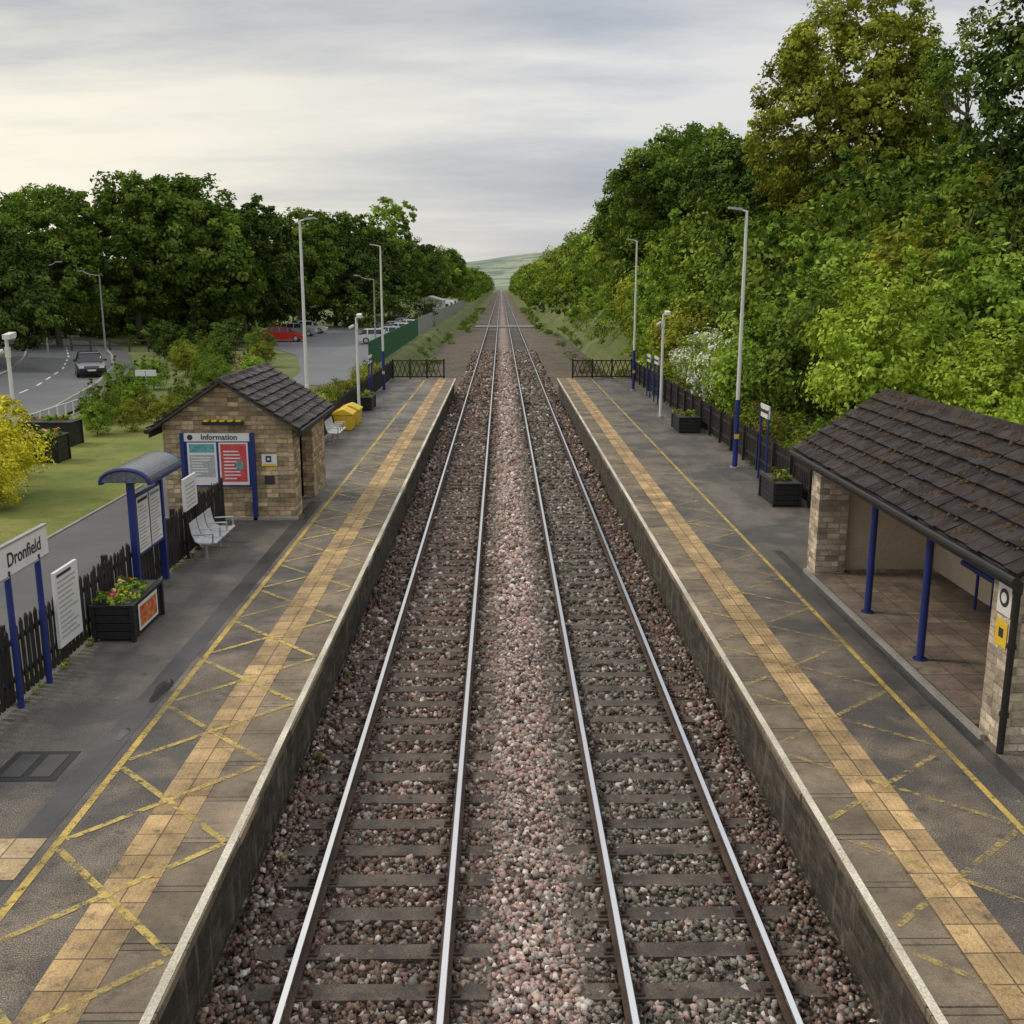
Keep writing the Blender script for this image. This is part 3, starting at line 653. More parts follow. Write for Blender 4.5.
def bench(name,x,y,nseat,face=1):
    mb=MB(); w=.56
    prof=[(.0,.86),(.04,.62),(.1,.47),(.18,.43),(.42,.42),(.52,.445),(.54,.43)]
    for i in range(nseat):
        a=y+i*w+.02;b_=a+w-.05
        for (p,q) in zip(prof[:-1],prof[1:]):
            mb.hexa([(x+face*p[0],a,p[1]-.015),(x+face*q[0],a,q[1]-.015),(x+face*q[0],b_,q[1]-.015),(x+face*p[0],b_,p[1]-.015),(x+face*p[0],a,p[1]+.01),(x+face*q[0],a,q[1]+.01),(x+face*q[0],b_,q[1]+.01),(x+face*p[0],b_,p[1]+.01)],SEAT)
    for i in range(nseat+1):
        yy=y+i*w-.01
        mb.cyl((x+face*.08,yy,.62),(x+face*.5,yy,.64),.018,.018,STEEL,6); mb.cyl((x+face*.48,yy,.4),(x+face*.5,yy,.64),.018,.018,STEEL,6)
    mb.cyl((x+face*.25,y,.38),(x+face*.25,y+nseat*w,.38),.035,.035,STEEL,8)
    for yy in (y+.3,y+nseat*w-.3):
        mb.cyl((x+face*.25,yy,0),(x+face*.25,yy,.38),.035,.035,STEEL,8); mb.box(x+face*.25-.22,x+face*.25+.22,yy-.03,yy+.03,0,.03,STEEL)
    return mb.build(name)
bench('platform_bench',-6.6,21.1,3)
bench('platform_bench',-6.5,37.5,3)

def leafquads(P,Nn,size,rg):
    n=len(P); a=rg.normal(size=(n,3)); t=np.cross(Nn,a); t/=np.linalg.norm(t,axis=1)[:,None]+1e-9
    b=np.cross(Nn,t); b/=np.linalg.norm(b,axis=1)[:,None]+1e-9
    l=(size*rg.uniform(.6,1.3,n))[:,None]; w=l*.6
    V=np.stack([P+t*l/2,P+b*w/2,P-t*l/2,P-b*w/2],1).reshape(-1,3)
    return V,np.arange(4*n).reshape(-1,4)
def crown(ells,nclump,nleaf,size,seed,clr=(.16,.3),rin=.5,flat_=.75):
    rg=np.random.default_rng(seed); E=np.array(ells,float)
    ar=(E[:,3]*E[:,4]+E[:,3]*E[:,5]+E[:,4]*E[:,5]); idx=rg.choice(len(E),nclump,p=ar/ar.sum())
    u=rg.normal(size=(nclump,3)); u/=np.linalg.norm(u,axis=1)[:,None]
    r=rin+(1-rin)*np.sqrt(rg.random(nclump))
    C=E[idx,:3]+u*r[:,None]*E[idx,3:6]
    cr=E[idx,3:6].mean(1)*rg.uniform(clr[0],clr[1],nclump)
    ci=np.repeat(np.arange(nclump),nleaf); n=len(ci)
    d=rg.normal(size=(n,3)); d/=np.linalg.norm(d,axis=1)[:,None]; d*=(rg.random(n)**.45)[:,None]; d[:,2]*=flat_
    P=C[ci]+d*cr[ci][:,None]
    Nn=u[ci]*.5+d*.6+rg.normal(size=(n,3))*.5+np.array([0,0,.35]); Nn/=np.linalg.norm(Nn,axis=1)[:,None]
    V,F=leafquads(P,Nn,size,rg)
    shade=np.clip(rg.random(nclump)[ci]*.7+.15+rg.normal(0,.16,n),0,1)
    return V,F,shade,C
def treemesh(name,Ht,ells,nclump,nleaf,size,seed,mat,tr=.35,clr=(.16,.3),rin=.5,limbs=14,extra=None,bot=.25):
    V,F,sh,C=crown(ells,nclump,nleaf,size,seed,clr,rin)
    mats=[mat,BARK]; mi=np.zeros(len(F))
    if extra:
        k=np.repeat(np.random.default_rng(seed+5).random(nclump)<extra[1],nleaf)&(np.random.default_rng(seed+6).random(len(F))<.7); mi[k]=2; mats.append(extra[0])
    mb=MB(); rr=random.Random(seed)
    pts=[Vector((0,0,-.5))]
    for i in range(1,6): pts.append(Vector((rr.uniform(-.15,.15)*i*.5,rr.uniform(-.15,.15)*i*.5,Ht*.7*i/5)))
    for i in range(5): mb.cyl(pts[i],pts[i+1],tr*(1-i*.17),tr*(1-(i+1)*.17),BARK,8,False)
    for k in range(limbs):
        c=Vector(C[rr.randrange(len(C))]); z=max(Ht*bot,min(Ht*.65,c.z-Ht*.15)); f=z/(Ht*.7)*5; i=min(4,int(f)); p=pts[i].lerp(pts[i+1],f-i)
        m_=p.lerp(c,.5)+Vector((0,0,-.06*Ht)); r0=tr*.35
        mb.cyl(p,m_,r0,r0*.6,BARK,6,False); mb.cyl(m_,c,r0*.6,r0*.15,BARK,6,False)
    BV=np.array(mb.v);BF=np.array(mb.f)+len(V)
    V=np.concatenate([V,BV]);F=np.concatenate([F,BF]);mi=np.concatenate([mi,np.ones(len(BF))]);sh=np.concatenate([sh,np.full(len(BF),.5)])
    return npmesh(name,V,F,mats,mi,sh)
def put(name,me,x,y,z=None,s=1,rz=0,sz=None):
    o=bpy.data.objects.new(name,me); col.objects.link(o)
    if z is None: z=float(H(x,y))-.1
    o.location=(x,y,z); o.rotation_euler=(0,0,rz); o.scale=(s,s,sz if sz else s); return o
def mass(name,ells,nclump,nleaf,size,seed,mats,clr=(.2,.4),rin=.5,split=None):
    V,F,sh,C=crown(ells,nclump,nleaf,size,seed,clr,rin)
    mi=np.zeros(len(F))
    if len(mats)>1:
        rg=np.random.default_rng(seed+9); k=rg.choice(len(mats),nclump,p=split); mi=k[np.repeat(np.arange(nclump),nleaf)].astype(float)
    o=bpy.data.objects.new(name,npmesh(name,V,F,mats,mi,sh)); col.objects.link(o); return o

def planter(x0,x1,y0,y1,h,seed,poster=None):
    e=root('flower_planter'); mb=MB()
    nb=4
    for k in range(nb):
        z0=.04+k*(h-.06)/nb; z1=z0+(h-.06)/nb-.012
        mb.box(x0,x1,y0,y1,z0,z1,BLACK)
    for x in (x0,x1):
        for y in (y0,y1): mb.box(x-.035,x+.035,y-.035,y+.035,0,h+.01,BLACK)
    mb.box(x0-.04,x1+.04,y0-.04,y1+.04,h-.02,h+.02,BLACK); mb.box(x0+.05,x1-.05,y0+.05,y1-.05,h+.02,h+.03,DARKUNDER)
    mb.build('box',e,bevel=.006)
    if poster:
        mb=MB(); s=poster; xx=x1 if s>0 else x0
        mb.rect((xx,0,0),(0,1,0),(s,0,0),y0+.25,y1-.25,.1,h-.06,.012,SIGNW); mb.rect((xx,0,0),(0,1,0),(s,0,0),y0+.32,y1-.32,.15,h-.12,.015,ORANGE); mb.build('picture_panel',e,recalc=False)
    el=[]; rr=random.Random(seed)
    for i in range(8): el.append((rr.uniform(x0+.15,x1-.15),rr.uniform(y0+.15,y1-.15),h+.08,.2,.2,.14))
    o=mass('flowers',el,60,28,.07,seed,[LMID,LPINK,LBRIGHT],(.3,.5),.3,[.55,.17,.28]); o.parent=e
planter(-6.75,-6.1,16.2,17.65,.62,1,1)
planter(7.25,7.95,26.6,28.1,.62,2)
planter(7.1,7.9,40.5,42.3,.6,3)
planter(-6.7,-6.1,48,49.6,.6,4)
planter(-16.2,-14.6,33.5,34.4,.9,5); planter(-17.4,-15.6,37,38,.9,6)

def lamp(x,y,h,s,blue=True):
    mb=MB(); hb=2.2
    mb.cyl((x,y,0),(x,y,hb),.085,.08,BLUE if blue else WHITE,12); mb.cyl((x,y,hb),(x,y,h),.065,.045,WHITE,12)
    mb.cyl((x,y,0),(x,y,.04),.16,.16,GREY,10)
    mb.cyl((x,y,h-.03),(x+s*.35,y,h+.05),.03,.03,WHITE,8)
    mb.hexa([(x+s*.2,y-.13,h+.0),(x+s*.7,y-.11,h+.05),(x+s*.7,y+.11,h+.05),(x+s*.2,y+.13,h),(x+s*.2,y-.12,h+.07),(x+s*.7,y-.1,h+.11),(x+s*.7,y+.1,h+.11),(x+s*.2,y+.12,h+.07)],GREY)
    mb.box(x-.07,x+.07,y-.1,y-.07,.95,1.1,YEL)
    mb.build('platform_lamp_post',origin=(x,y,0))
lamp(7.55,32.6,8.0,-.8); lamp(7.4,57.5,8.1,-.8); lamp(-7.1,37.6,8.0,.8,False); lamp(-6.5,57,7.8,-.8,True)
def cctv(x,y,h,s):
    mb=MB(); mb.cyl((x,y,0),(x,y,h),.07,.05,WHITE,10); mb.cyl((x,y,0),(x,y,.05),.14,.14,GREY,10)
    mb.box(x-.06,x+.06,y-.06,y+.06,h-.55,h-.25,WHITE)
    mb.cyl((x,y,h-.03),(x+s*.3,y-.1,h+.02),.025,.025,WHITE,6)
    mb.hexa([(x+s*.05,y-.35,h-.02),(x+s*.25,y-.35,h-.02),(x+s*.25,y+.1,h+.04),(x+s*.05,y+.1,h+.04),(x+s*.05,y-.35,h+.11),(x+s*.25,y-.35,h+.11),(x+s*.25,y+.1,h+.17),(x+s*.05,y+.1,h+.17)],WHITE)
    mb.cyl((x-s*.12,y,h-.35),(x-s*.3,y-.12,h-.45),.06,.06,WHITE,8)
    mb.build('cctv_camera_pole',origin=(x,y,0))
cctv(7.1,45.5,4.5,1); cctv(-6.25,45,4.4,1); cctv(-14.05,29.6,4.3,1)
def bsign(x,y,h,s,w=.75):
    mb=MB()
    for yy in (y-w/2+.05,y+w/2-.05): mb.cyl((x,yy,0),(x,yy,h-.1),.035,.035,BLUE,8)
    mb.box(x-.02,x+.02,y-w/2,y+w/2,h-.38,h,SIGNW); mb.rect((x,0,0),(0,1,0),(s,0,0),y-w/2+.08,y+w/2-.08,h-.24,h-.14,.024,DARKTXT)
    mb.build('platform_direction_sign',origin=(x,y,0))
bsign(7.85,30.3,2.3,-1,1.0); bsign(7.7,51,2.3,-1,1.4); bsign(-6.6,52,2.3,1,1.3); bsign(7.75,54,2.2,-1,1.2)
mb=MB(); mb.cyl((-17.2,50,0),(-17.2,50,1.7),.04,.04,GREY,8); mb.box(-17.7,-16.7,49.97,50.03,1.45,1.75,SIGNW); mb.build('direction_sign')
def grit(x,y):
    mb=MB()
    mb.hexa([(x-.32,y-.45,0),(x+.32,y-.45,0),(x+.32,y+.45,0),(x-.32,y+.45,0),(x-.4,y-.52,.6),(x+.4,y-.52,.6),(x+.4,y+.52,.6),(x-.4,y+.52,.6)],YEL)
    mb.prism([(x-.43,y-.55,.61),(x+.43,y-.55,.61),(x+.43,y-.55,.68),(x,y-.55,.88),(x-.43,y-.55,.74)],(0,1.1,0),YEL)
    mb.build('yellow_grit_bin',bevel=.03,origin=(x,y,0))
grit(-6.4,41.8); grit(-6.35,43.3)
def street(x,y,h,s):
    mb=MB(); mb.cyl((x,y,0),(x,y,h),.08,.05,GREY,10); pr=(x,y,h)
    for k in range(1,6):
        q=(x+s*1.3*math.sin(k*.3),y,h+.4*(1-math.cos(k*.3))); mb.cyl(pr,q,.035,.03,GREY,8); pr=q
    mb.box(min(pr[0],pr[0]+s*.5),max(pr[0],pr[0]+s*.5),y-.1,y+.1,pr[2]-.06,pr[2]+.05,GREY); mb.build('street_lamp',origin=(x,y,0))
street(-11.5,95,6.2,-1); street(-33.5,88,6.5,-1); street(-37.5,86,7.2,1)

# ------------------------------------------------------------ left side ground areas
sheet('lawn',[(-20.5,14),(-10.5,14),(-10.5,30),(-9.6,45),(-17,47),(-18.4,40)],.03,LAWN)
sheet('footpath',[(-10.5,-5),(-7.3,-5),(-7.3,25),(-8.8,31),(-9.2,45),(-9.6,45),(-10.5,30)],.034,PATHM)
mb=MB(); y=-5
while y<29: mb.box(-10.58,-10.5,y,y+.9,.0,.06,KERB); y+=.91
mb.build('path_edging')
def strip(pts,w0,w1,z,mat,thick=0):
    mb=MB(); P=[Vector((x,y,0)) for x,y in pts]; L=[];Q=[]
    for i,p in enumerate(P):
        a=P[max(0,i-1)];b_=P[min(len(P)-1,i+1)]; d=(b_-a).normalized(); n=Vector((d.y,-d.x,0))
        L.append(p+n*w0);Q.append(p+n*w1)
    for i in range(len(P)-1):
        if thick: mb.hexa([L[i]+Vector((0,0,z)),Q[i]+Vector((0,0,z)),Q[i+1]+Vector((0,0,z)),L[i+1]+Vector((0,0,z)),L[i]+Vector((0,0,z+thick)),Q[i]+Vector((0,0,z+thick)),Q[i+1]+Vector((0,0,z+thick)),L[i+1]+Vector((0,0,z+thick))],mat)
        else: mb.face([L[i]+Vector((0,0,z)),Q[i]+Vector((0,0,z)),Q[i+1]+Vector((0,0,z)),L[i+1]+Vector((0,0,z))],mat)
    return mb
cl=[(-22.5,-10),(-22.5,20),(-23,35),(-24.4,48),(-27,60),(-30.5,72),(-35,84),(-41,98),(-49,112),(-59,126)]
strip(cl,-3.2,3.2,.03,ROADM).build('road',recalc=False)
strip(cl,3.2,3.35,0,KERB,.14).build('kerb',recalc=False)
strip(cl,-3.35,-3.2,0,KERB,.14).build('kerb',recalc=False)
strip(cl,3.35,4.6,.12,PATHM).build('pavement',recalc=False)
strip(cl,-5.0,-3.35,.12,PATHM).build('pavement',recalc=False)
mb=MB()
for (x0,y0),(x1,y1) in zip(cl[:-1],cl[1:]):
    L=math.hypot(x1-x0,y1-y0); k=0
    while k+2<L:
        flatline(mb,x0+(x1-x0)*k/L,y0+(y1-y0)*k/L,x0+(x1-x0)*(k+2)/L,y0+(y1-y0)*(k+2)/L,.12,.036,RLINE); k+=4
mb.build('road_centre_marking',recalc=False)
sheet('car_park',[(-9.4,60),(-12.6,60),(-13.6,70),(-17,86),(-23,100),(-25,140),(-9.8,140)],.03,ROADM)
mb=MB()
for i in range(20): flatline(mb,-14.5,86+i*2.6,-10,86+i*2.6,.1,.036,RLINE)
for i in range(12): flatline(mb,-24.5,104+i*2.6,-20,104+i*2.6,.1,.036,RLINE)
mb.build('parking_bay_marking',recalc=False)

def car(x,y,rz,colr,name='parked_car',estate=False):
    cm=bpy.data.materials.new('car_paint'); cm.use_nodes=True; b=cm.node_tree.nodes['Principled BSDF']; b.inputs['Base Color'].default_value=colr+(1,); b.inputs['Roughness'].default_value=.25; b.inputs['Coat Weight'].default_value=.5
    mb=MB()
    st=[(-2.1,.45,.62,.70),(-2.05,.3,.85,.8),(-1.5,.25,.95,.86),(-.5,.22,.97,.88),(.7,.22,.95,.88),(1.5,.25,.84,.85),(1.95,.3,.72,.78),(2.1,.42,.58,.68)]
    for a,c in zip(st[:-1],st[1:]):
        mb.hexa([(a[0],-a[3],a[1]),(c[0],-c[3],c[1]),(c[0],c[3],c[1]),(a[0],a[3],a[1]),(a[0],-a[3],a[2]),(c[0],-c[3],c[2]),(c[0],c[3],c[2]),(a[0],a[3],a[2])],cm)
    xr=-1.75 if estate else -1.5
    base=[(-1.95,.9),(.95,.93)]; top=[(xr,1.42),(.15,1.44)]
    mb.hexa([(base[0][0],-.8,.9),(base[1][0],-.8,.93),(base[1][0],.8,.93),(base[0][0],.8,.9),(top[0][0],-.62,1.4),(top[1][0],-.62,1.42),(top[1][0],.62,1.42),(top[0][0],.62,1.4)],GLASS)
    mb.hexa([(top[0][0]-.06,-.64,1.4),(top[1][0]+.06,-.64,1.42),(top[1][0]+.06,.64,1.42),(top[0][0]-.06,.64,1.4),(top[0][0]+.1,-.55,1.47),(top[1][0]-.1,-.55,1.48),(top[1][0]-.1,.55,1.48),(top[0][0]+.1,.55,1.47)],cm)
    for px in (-1.15,-.35,.5):
        for s in (-1,1):
            mb.hexa([(px-.05,s*.815,.92),(px+.05,s*.815,.92),(px+.05,s*.79,.92),(px-.05,s*.79,.92),(px-.05,s*.65,1.42),(px+.05,s*.65,1.42),(px+.05,s*.61,1.42),(px-.05,s*.61,1.42)],cm)
    for wx in (-1.3,1.3):
        for s in (-1,1):
            mb.cyl((wx,s*.7,.32),(wx,s*.89,.32),.32,.32,BLACK,16); mb.cyl((wx,s*.89,.32),(wx,s*.9,.32),.2,.18,STEEL,10)
    for s in (-1,1):
        mb.box(2.0,2.1,s*.6-.15,s*.6+.15,.6,.72,SIGNW); mb.box(-2.12,-2.04,s*.65-.12,s*.65+.12,.66,.84,RED); mb.box(.55,.7,s*.93-.07,s*.93+.07,.95,1.07,cm)
    mb.box(2.09,2.12,-.25,.25,.42,.52,SIGNW); mb.box(-2.14,-2.1,-.25,.25,.5,.6,YEL)
    o=mb.build(name); o.location=(x,y,.035); o.rotation_euler=(0,0,rz); return o
car(-26.6,67,math.radians(-66),(.02,.02,.022),'car')
car(-22.3,107,math.radians(0),(.55,.02,.02))
for i,c_ in enumerate([(.7,.7,.7),(.6,.6,.62),(.05,.06,.07),(.7,.7,.68),(.2,.22,.25),(.65,.65,.66),(.05,.1,.3)]):
    car(-12,103+i*5.2,math.radians(180 if i%2 else 0),c_)
car(-23,118,0,(.3,.32,.35)); car(-23,125,0,(.6,.6,.6))
bl=surf('cream_cladding',(.5,.49,.45),(.58,.57,.53),1,10,.6,.05)
mb=MB(); mb.box(-16,-11,195,207,0,2.8,bl); mb.prism([(-16.2,194.8,2.8),(-10.8,194.8,2.8),(-13.5,194.8,3.6)],(0,12.4,0),GREY); mb.box(-14.4,-12.8,194.9,195,0,2.2,DARKUNDER); mb.build('storage_building')
for i in range(6):
    mb=MB(); x=-11.4-(i%2)*2.4; y=212+i*9
    mb.box(x-1,x+1,y,y+5,.45,2.3,SIGNW); mb.hexa([(x-1,y-1.1,.45),(x+1,y-1.1,.45),(x+1,y,.45),(x-1,y,.45),(x-.95,y-.9,1.2),(x+.95,y-.9,1.2),(x+.95,y,2.2),(x-.95,y,2.2)],SIGNW)
    for wy in (y-.3,y+4):
        for s in (-1,1): mb.cyl((x+s*.8,wy,.35),(x+s*1.0,wy,.35),.35,.35,BLACK,12)
    mb.rect((0,y-.98,0),(1,0,0),(0,-1,0),x-.8,x+.8,1.25,1.9,.01,GLASS); mb.build('parked_van')
hs=root('brick_house'); mb=MB()
mb.box(34,44,92,100,6,12.6,BRICKH); mb.prism([(34,92,12.6),(34,100,12.6),(34,96,16.2)],(10,0,0),BRICKH); mb.box(35,36.2,95.4,96.6,15.5,17.6,BRICKH); mb.build('walls',hs)
mb=MB()
for s in (-1,1): mb.hexa([(33.6,96+s*4.5,12.35),(44.4,96+s*4.5,12.35),(44.4,96,16.35),(33.6,96,16.35),(33.6,96+s*4.5,12.5),(44.4,96+s*4.5,12.5),(44.4,96,16.5),(33.6,96,16.5)],TILE2)
mb.build('roof',hs)
mb=MB()
for x in (35.5,38.5,41.5):
    for z in (8.2,11):
        mb.rect((0,92,0),(1,0,0),(0,-1,0),x-.1,x+1.3,z-.1,z+1.3,.01,SIGNW); mb.rect((0,92,0),(1,0,0),(0,-1,0),x,x+1.2,z,z+1.2,.02,GLASS)
mb.rect((34,0,0),(0,1,0),(-1,0,0),95,96.4,11,12.2,.02,GLASS); mb.build('windows',hs,recalc=False)

# ------------------------------------------------------------ vegetation
T1=treemesh('broadleaf_a',17,[(0,0,10,6,6,6.3),(2.5,1,7,4.4,4.7,4.6),(-3,0,7,4.2,4.4,4.6),(0,-2,13,3.6,3.6,3.8)],360,80,.44,21,LMID,.35,(.11,.22),.6)
T2=treemesh('broadleaf_b',16,[(0,0,9,5.8,5.5,5.8),(-2,1,12,3.6,3.6,3.6),(3,0,6.6,3.9,4,4.4),(-3,-2,6,3.8,3.6,4)],360,80,.44,22,LDARK,.35,(.11,.22),.6)
T3=treemesh('broadleaf_c',15,[(0,0,9,5,5,5.8),(2,0,11,3.2,3.2,3.5),(-2.5,0,6,3.6,4,4)],300,80,.44,23,LMID,.35,(.12,.23),.6)
left=[(-36,74,T2,.68,0),(-44.5,80,T2,.8,1),(-42,99,T1,.9,2),(-36,104,T1,1.0,1),(-31,106,T3,1.12,3),(-27.5,112,T2,.95,4),(-29,122,T2,.95,.5),(-27,140,T1,.95,2),(-23.5,148,T2,1.0,0),(-20.5,163,T2,.95,2),(-49,110,T1,.95,3),(-53,97,T2,.95,1),(-24,160,T1,1,1),(-58,82,T1,.85,1),(-19,185,T1,.95,3),(-16.8,215,T2,.95,1),(-16,245,T1,.9,4),(-19,255,T3,1,1),(-14.5,290,T3,1.05,1),(-33,115,T2,1,2)]
for i,(x,y,me,s,r) in enumerate(left): put('sycamore_tree',me,x,y,None,s,r)
TA=treemesh('airy',18,[(0,0,13.5,3.0,3.0,4.0),(2.5,0,15,2.0,2.0,2.2),(-2.6,0,12,2.0,2.2,2.2),(-3.8,0,14.5,1.3,1.3,1.3)],130,50,.42,24,LBRIGHT,.3,(.14,.28),.3)
put('ash_tree',TA,-18.5,172,None,1.12,0)
TL=treemesh('lime',15.5,[(0,0,9.6,5.0,4.7,5.4),(.4,0,12.6,4.0,3.8,3.3),(-2.7,.2,8.2,3.0,3.5,3.8),(2.9,0,8.6,2.9,3.2,4.0),(0,-2,6.6,3.8,3.2,3),(-1.2,-1.5,11.4,3.2,2.6,2.8),(1.8,-2.2,9.6,2.6,2.4,2.8)],900,75,.25,25,LLIME,.4,(.1,.18),.72)
put('lime_tree',TL,19.3,60,5.6,1.0,0)
TD=treemesh('dark_r',13,[(0,0,8.5,5.2,5,4.6),(-3.5,0,7,3.4,3.5,3.6),(3,0,9,3.5,3.5,3.4)],380,90,.33,26,LDARK,.35,(.11,.22),.6)
TD2=treemesh('mid_r',13,[(0,0,8.5,5.2,5,4.6),(-3.5,0,7.5,3.4,3.5,3.8),(3,0,8,3.5,3.5,3.4)],380,90,.33,29,LMID,.35,(.11,.22),.6)
put('oak_tree',TD2,15.2,84,4.8,1.0,0); put('oak_tree',TD,19,100,7,1.0,2); put('oak_tree',TD2,13.8,97,3.6,.98,1); put('oak_tree',TD,17.5,72,5,.8,3)
TN=treemesh('birch_r',13,[(0,0,10.2,1.9,1.9,2.6),(.6,0,7,1.5,1.5,1.5),(-.5,0,4.5,1.5,1.5,1.3)],120,70,.19,27,LMID,.18,(.16,.34),.35)
put('birch_tree',TN,21.4,50,4.4,1.06,0)
TR_=treemesh('dark_edge',15,[(0,0,10,3.2,3.2,5.4),(-.8,0,4.5,2.6,2.6,2.4)],280,100,.24,28,LDARK,.35,(.13,.26),.5)
put('sycamore_tree',TR_,20.3,38,3.2,1.03,0)
def shrub(nm,mat,seed,leaf=.1,n=110,nl=70,ex=None,spk=0):
    rr=random.Random(seed)
    el=[(0,0,.95,.9,.9,.95)]+[(rr.uniform(-.6,.6),rr.uniform(-.6,.6),rr.uniform(.4,1.5),.5,.5,.5) for _ in range(5)]
    for _ in range(spk):
        a=rr.uniform(0,6.28); q=rr.uniform(.3,.9); el.append((q*math.cos(a),q*math.sin(a),rr.uniform(1.5,2.0),.16,.16,.38))
    return treemesh(nm,1.6,el,n,nl,leaf,seed,mat,.05,(.2,.42),.45,10,ex,.05)
S1=shrub('shrub_a',LMID,31,.08,170,85,None,5);S2=shrub('shrub_b',LBRIGHT,32,.08,150,80,None,8);S3=shrub('shrub_c',LDARK,33,.09,150,80,None,3)
S8=shrub('shrub_spring',LSPRING,38,.07,170,80,None,14)
S4=shrub('shrub_flower',LBRIGHT,34,.08,190,60,(LFLW,.5));S5=shrub('shrub_yellow',LYEL,35,.075,140,80,None,3);S6=shrub('shrub_rust',LRUST,36,.08,100,60);S7=shrub('shrub_lime',LLIME,37,.08,140,75,None,6)
rs=random.Random(5)
for x,y,me,s,z in [(13.6,48,S1,3.8,1.5),(17,46,S1,4.0,2.6),(20.5,42,S3,3.8,3),(25,50,S3,3.4,4),(11.2,30.5,S8,2.3,1.6),(13.1,26.8,S8,1.9,1.4),(14.8,31,S2,2.7,1.8),(10.6,41,S2,2.4,.6),(12.2,37.5,S1,2.8,1.0),(9.5,43.5,S4,1.5,.9),(9.7,47.5,S4,1.7,.9),(9.9,52,S4,1.5,.9),(10.6,56,S7,2.6,.6),(10.8,62,S2,2.8,.6),(13.5,58,S1,4,1.8),(11.5,70,S2,3.2,.8),(14.5,68,S1,4.2,2.5),(11.4,80,S7,3.2,1),(13.5,90,S1,4.6,3),(11.9,98,S2,3.2,1.5),(16.5,34,S1,3,2.6),(15.5,25,S1,2.6,2),(18.5,30,S1,3.2,3.5),(11.8,22.3,S8,1.5,.9),(13.4,19.5,S1,2.0,1.2),(15.6,38,S7,3.2,2.4),(22,36,S1,3.3,4.5),(16.8,53,S7,3.6,3.5),(14.2,43,S2,3,2.2),(21,47,S2,3.1,4.8),(19,55,S3,3.5,5),(24,60,S1,3.6,6),(29,70,S3,4,7.5),(34,84,S1,4,7.5),(18,39.5,S2,2.8,4),(12.4,64,S8,2.6,1.6),(13.2,74,S2,3.4,3)]:
    put('elder_bush' if me is S4 else 'bush',me,x,y,z-.3,s,rs.uniform(0,6),s*rs.uniform(.95,1.15))
el=[];rr=random.Random(8)
for i in range(190):
    y=rr.uniform(14,150); x=rr.uniform(9.9,13.5) if y<60 else rr.uniform(9.8,16)
    if y<23: x=max(x,11.6)
    el.append((x,y,float(H(x,y))+rr.uniform(.0,.4),rr.uniform(.8,1.5),rr.uniform(.8,1.8),rr.uniform(.5,1.0)))
mass('bank_undergrowth',el,1700,42,.19,41,[LMID,LBRIGHT,LSPRING,LRUST],(.3,.6),.4,[.4,.34,.2,.06])
el=[(rr.uniform(9.0,9.7),y+rr.uniform(-.2,.2),.7+.25*rr.random(),.55,.7,.65) for y in np.arange(22,62,.8)]
mass('hedge',el,420,60,.1,42,[LMID,LRUST,LLIME],(.4,.7),.3,[.4,.4,.2])
el=[(rr.uniform(-8.6,-7.7),y,.5+.2*rr.random(),.5,.8,.5) for y in np.arange(32,66,.9)]
mass('hedge',el,420,50,.1,43,[LMID,LRUST,LLIME],(.4,.7),.3,[.45,.2,.35])
el=[]
for y in np.arange(112,900,7):
    for k in range(2):
        x=14.5+rr.uniform(-1,3)+k*6-2.5*min(1,max(0,(y-150)/80)); h=rr.uniform(9,14.5); z=float(H(x,y)); r=rr.uniform(3.0,5.0)
        el.append((x,y,z+h*.5-.5,r,r,h*.42))
        if k==0: el.append((x-3.2+rr.uniform(-.6,.3),y,z*.6+1.2,2.0,3,2.6))
mass('distant_tree_line',el,6400,26,.66,44,[LMID,LDARK,LLIME,LBRIGHT],(.17,.34),.62,[.42,.13,.2,.25])
el=[]
for y in np.arange(265,900,8):
    for k in range(2):
        x=-12.5-rr.uniform(0,3)-k*7+(3 if y>330 else 0); h=rr.uniform(9,13); r=rr.uniform(3,4.8); el.append((x,y,h*.5,r,r,h*.46))
mass('distant_tree_line',el,3600,26,.8,45,[LMID,LDARK,LBRIGHT],(.2,.38),.6,[.5,.25,.25])
el=[]
for i in range(150):
    s=rr.choice((-1,1)); y=rr.uniform(500,1400); x=s*rr.uniform(30,400); r=rr.uniform(8,14); el.append((x,y,5+(8 if s>0 else 0),r,r,r*.6))
mass('distant_woodland',el,2600,24,2.4,46,[LDARK,LMID],(.2,.4),.6,[.5,.5])
el=[(rr.uniform(-66,-29),rr.uniform(113,130),2.4,3,2.5,3.2) for i in range(80)]+[(rr.uniform(-66,-48),rr.uniform(62,100),1.8,2.5,2.5,2.6) for i in range(40)]+[(x,143+rr.uniform(-1,4),2,2.2,2,2.6) for x in np.arange(-34,-11,1.2)]+[(x,102+rr.uniform(-1,2)-(x+37)*.2,1.0,1.5,1.5,1.3) for x in np.arange(-36,-25,.9)]
mass('woodland_undergrowth',el,2100,48,.4,47,[LDARK,LMID],(.25,.45),.5,[.65,.35])
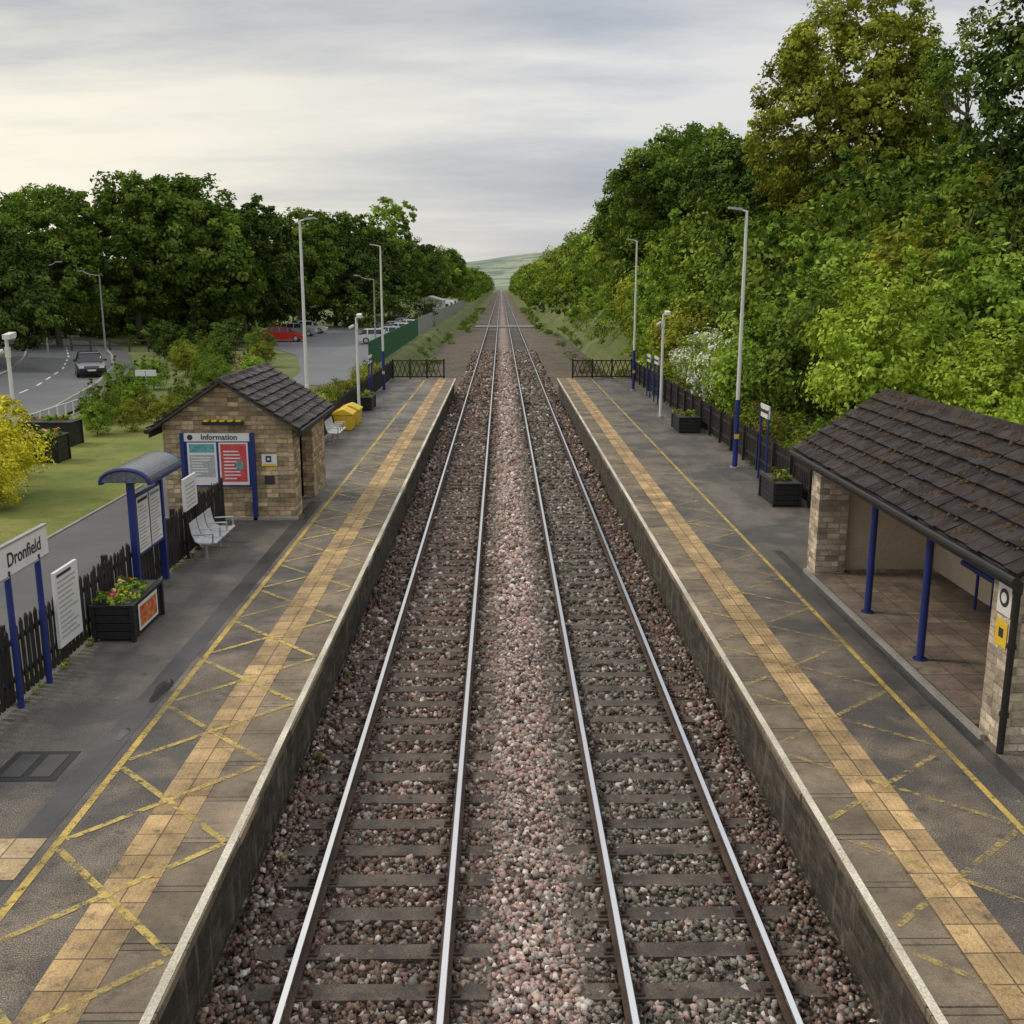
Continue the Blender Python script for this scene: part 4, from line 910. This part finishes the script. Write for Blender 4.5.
for x,y,me,s in [(-13.9,28.0,S5,1.4),(-15.3,26.8,S5,1.2),(-13.2,26.2,S5,.85),(-13.6,42,S7,.75),(-12.8,44,S5,.6),(-14.8,41,S7,.7),(-15.8,40,S2,.7),(-17.0,43.5,S1,.9),(-16.2,46,S2,.8),(-14.5,48,S1,.9),(-12.8,48,S7,.8),(-11.3,47,S1,.9),(-14.4,60,S2,.9),(-15.8,57,S1,1.0),(-17.5,62,S1,1.1),(-20,66,S7,1.1),(-22,72,S1,1.1),(-9.6,43,S6,.7),(-16.4,34,S3,.7),(-15.6,31,S1,.8),(-17.4,30,S1,1.1),(-17,26.5,S3,1.0),(-13.8,52.5,S6,.7),(-18.9,70,S3,1.0),(-25,80,S3,1.4),(-21.5,78,S1,1.2),(-28,86,S3,1.5),(-17.5,47,S1,.8),(-19,52,S1,1.0),(-14,45.5,S1,.7),(-15.4,44,S6,.6),(-16.9,74,S7,1.0),(-20.5,88,S1,1.2),(-24,93,S3,1.5),(-16.2,66,S6,.8),(-19.5,58,S2,.9),(-12.3,41,S6,.55)]:
    put('garden_shrub',me,x,y,0,s,rs.uniform(0,6))
el=[]
for i in range(190):
    y=rr.uniform(66,300); s=rr.choice((-1,1)); x=(rr.uniform(-8.6,-5.8) if s<0 else rr.uniform(6.6,9.4))
    if y>150: x*=.8
    el.append((x,y,-.95 if abs(x)<8 else -.3,.5,.9,.3))
mass('trackside_weeds',el,900,30,.16,48,[GRASSB,LMID],(.4,.7),.3,[.6,.4])
# small weeds at the foot of walls and fences and along the coping base
el=[]
for i in range(70): el.append((-6.78,rr.uniform(8,25),.03,.05,.15,.06))
for i in range(60): el.append((rr.choice((-2.72,3.4)),rr.uniform(9,60),-1.02,.06,.2,.08))
for i in range(50): el.append((8.2,rr.uniform(21,60),.03,.08,.2,.1))
mass('wall_foot_weeds',el,260,14,.06,49,[GRASSB,LMID],(.5,.9),.2,[.5,.5])

# ------------------------------------------------------------ sky, sun, camera
S=Vector((-.68,.16,.64)).normalized()
el_=math.asin(S.z); az=math.atan2(S.x,S.y)
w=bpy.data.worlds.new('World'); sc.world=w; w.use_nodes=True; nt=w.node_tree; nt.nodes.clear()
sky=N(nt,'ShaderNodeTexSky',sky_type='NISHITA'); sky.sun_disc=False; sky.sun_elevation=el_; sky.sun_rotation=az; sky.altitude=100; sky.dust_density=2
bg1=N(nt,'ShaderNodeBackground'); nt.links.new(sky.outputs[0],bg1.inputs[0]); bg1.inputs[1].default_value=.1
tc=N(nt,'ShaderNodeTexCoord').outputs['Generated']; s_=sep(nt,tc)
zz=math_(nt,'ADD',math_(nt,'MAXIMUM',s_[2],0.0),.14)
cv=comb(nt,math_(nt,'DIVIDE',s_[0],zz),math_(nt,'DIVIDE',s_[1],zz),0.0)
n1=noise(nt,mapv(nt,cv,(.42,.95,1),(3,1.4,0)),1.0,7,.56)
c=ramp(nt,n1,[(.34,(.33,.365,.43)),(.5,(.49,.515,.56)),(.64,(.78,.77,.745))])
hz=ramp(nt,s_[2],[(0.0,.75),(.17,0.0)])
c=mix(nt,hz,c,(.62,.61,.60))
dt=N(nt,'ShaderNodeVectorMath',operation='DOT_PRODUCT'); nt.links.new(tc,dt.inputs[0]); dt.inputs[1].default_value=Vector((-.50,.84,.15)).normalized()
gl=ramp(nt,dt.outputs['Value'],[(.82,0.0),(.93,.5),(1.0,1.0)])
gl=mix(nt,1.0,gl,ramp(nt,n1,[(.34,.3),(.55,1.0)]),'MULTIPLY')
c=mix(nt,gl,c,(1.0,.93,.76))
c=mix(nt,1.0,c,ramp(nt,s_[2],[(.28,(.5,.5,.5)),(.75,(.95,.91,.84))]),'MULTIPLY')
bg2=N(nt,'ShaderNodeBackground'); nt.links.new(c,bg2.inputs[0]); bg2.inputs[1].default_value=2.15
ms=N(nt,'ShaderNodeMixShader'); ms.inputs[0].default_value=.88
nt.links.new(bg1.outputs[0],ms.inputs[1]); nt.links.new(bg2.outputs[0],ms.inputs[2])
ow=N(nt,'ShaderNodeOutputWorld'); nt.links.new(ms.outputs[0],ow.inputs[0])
ld=bpy.data.lights.new('sun','SUN'); ld.energy=1.5; ld.angle=math.radians(10); ld.color=(1,.87,.68)
lo=bpy.data.objects.new('sun',ld); col.objects.link(lo); lo.rotation_euler=S.to_track_quat('Z','Y').to_euler()
cd=bpy.data.cameras.new('camera'); cd.lens=36; cd.sensor_width=36; cd.clip_end=12000; cd.clip_start=.1
co=bpy.data.objects.new('camera',cd); col.objects.link(co); co.location=(0,0,5.8); co.rotation_euler=(math.radians(90-12.55),0,math.radians(-.6))
sc.camera=co
sc.view_settings.view_transform='Standard'; sc.view_settings.look='None'; sc.view_settings.exposure=0
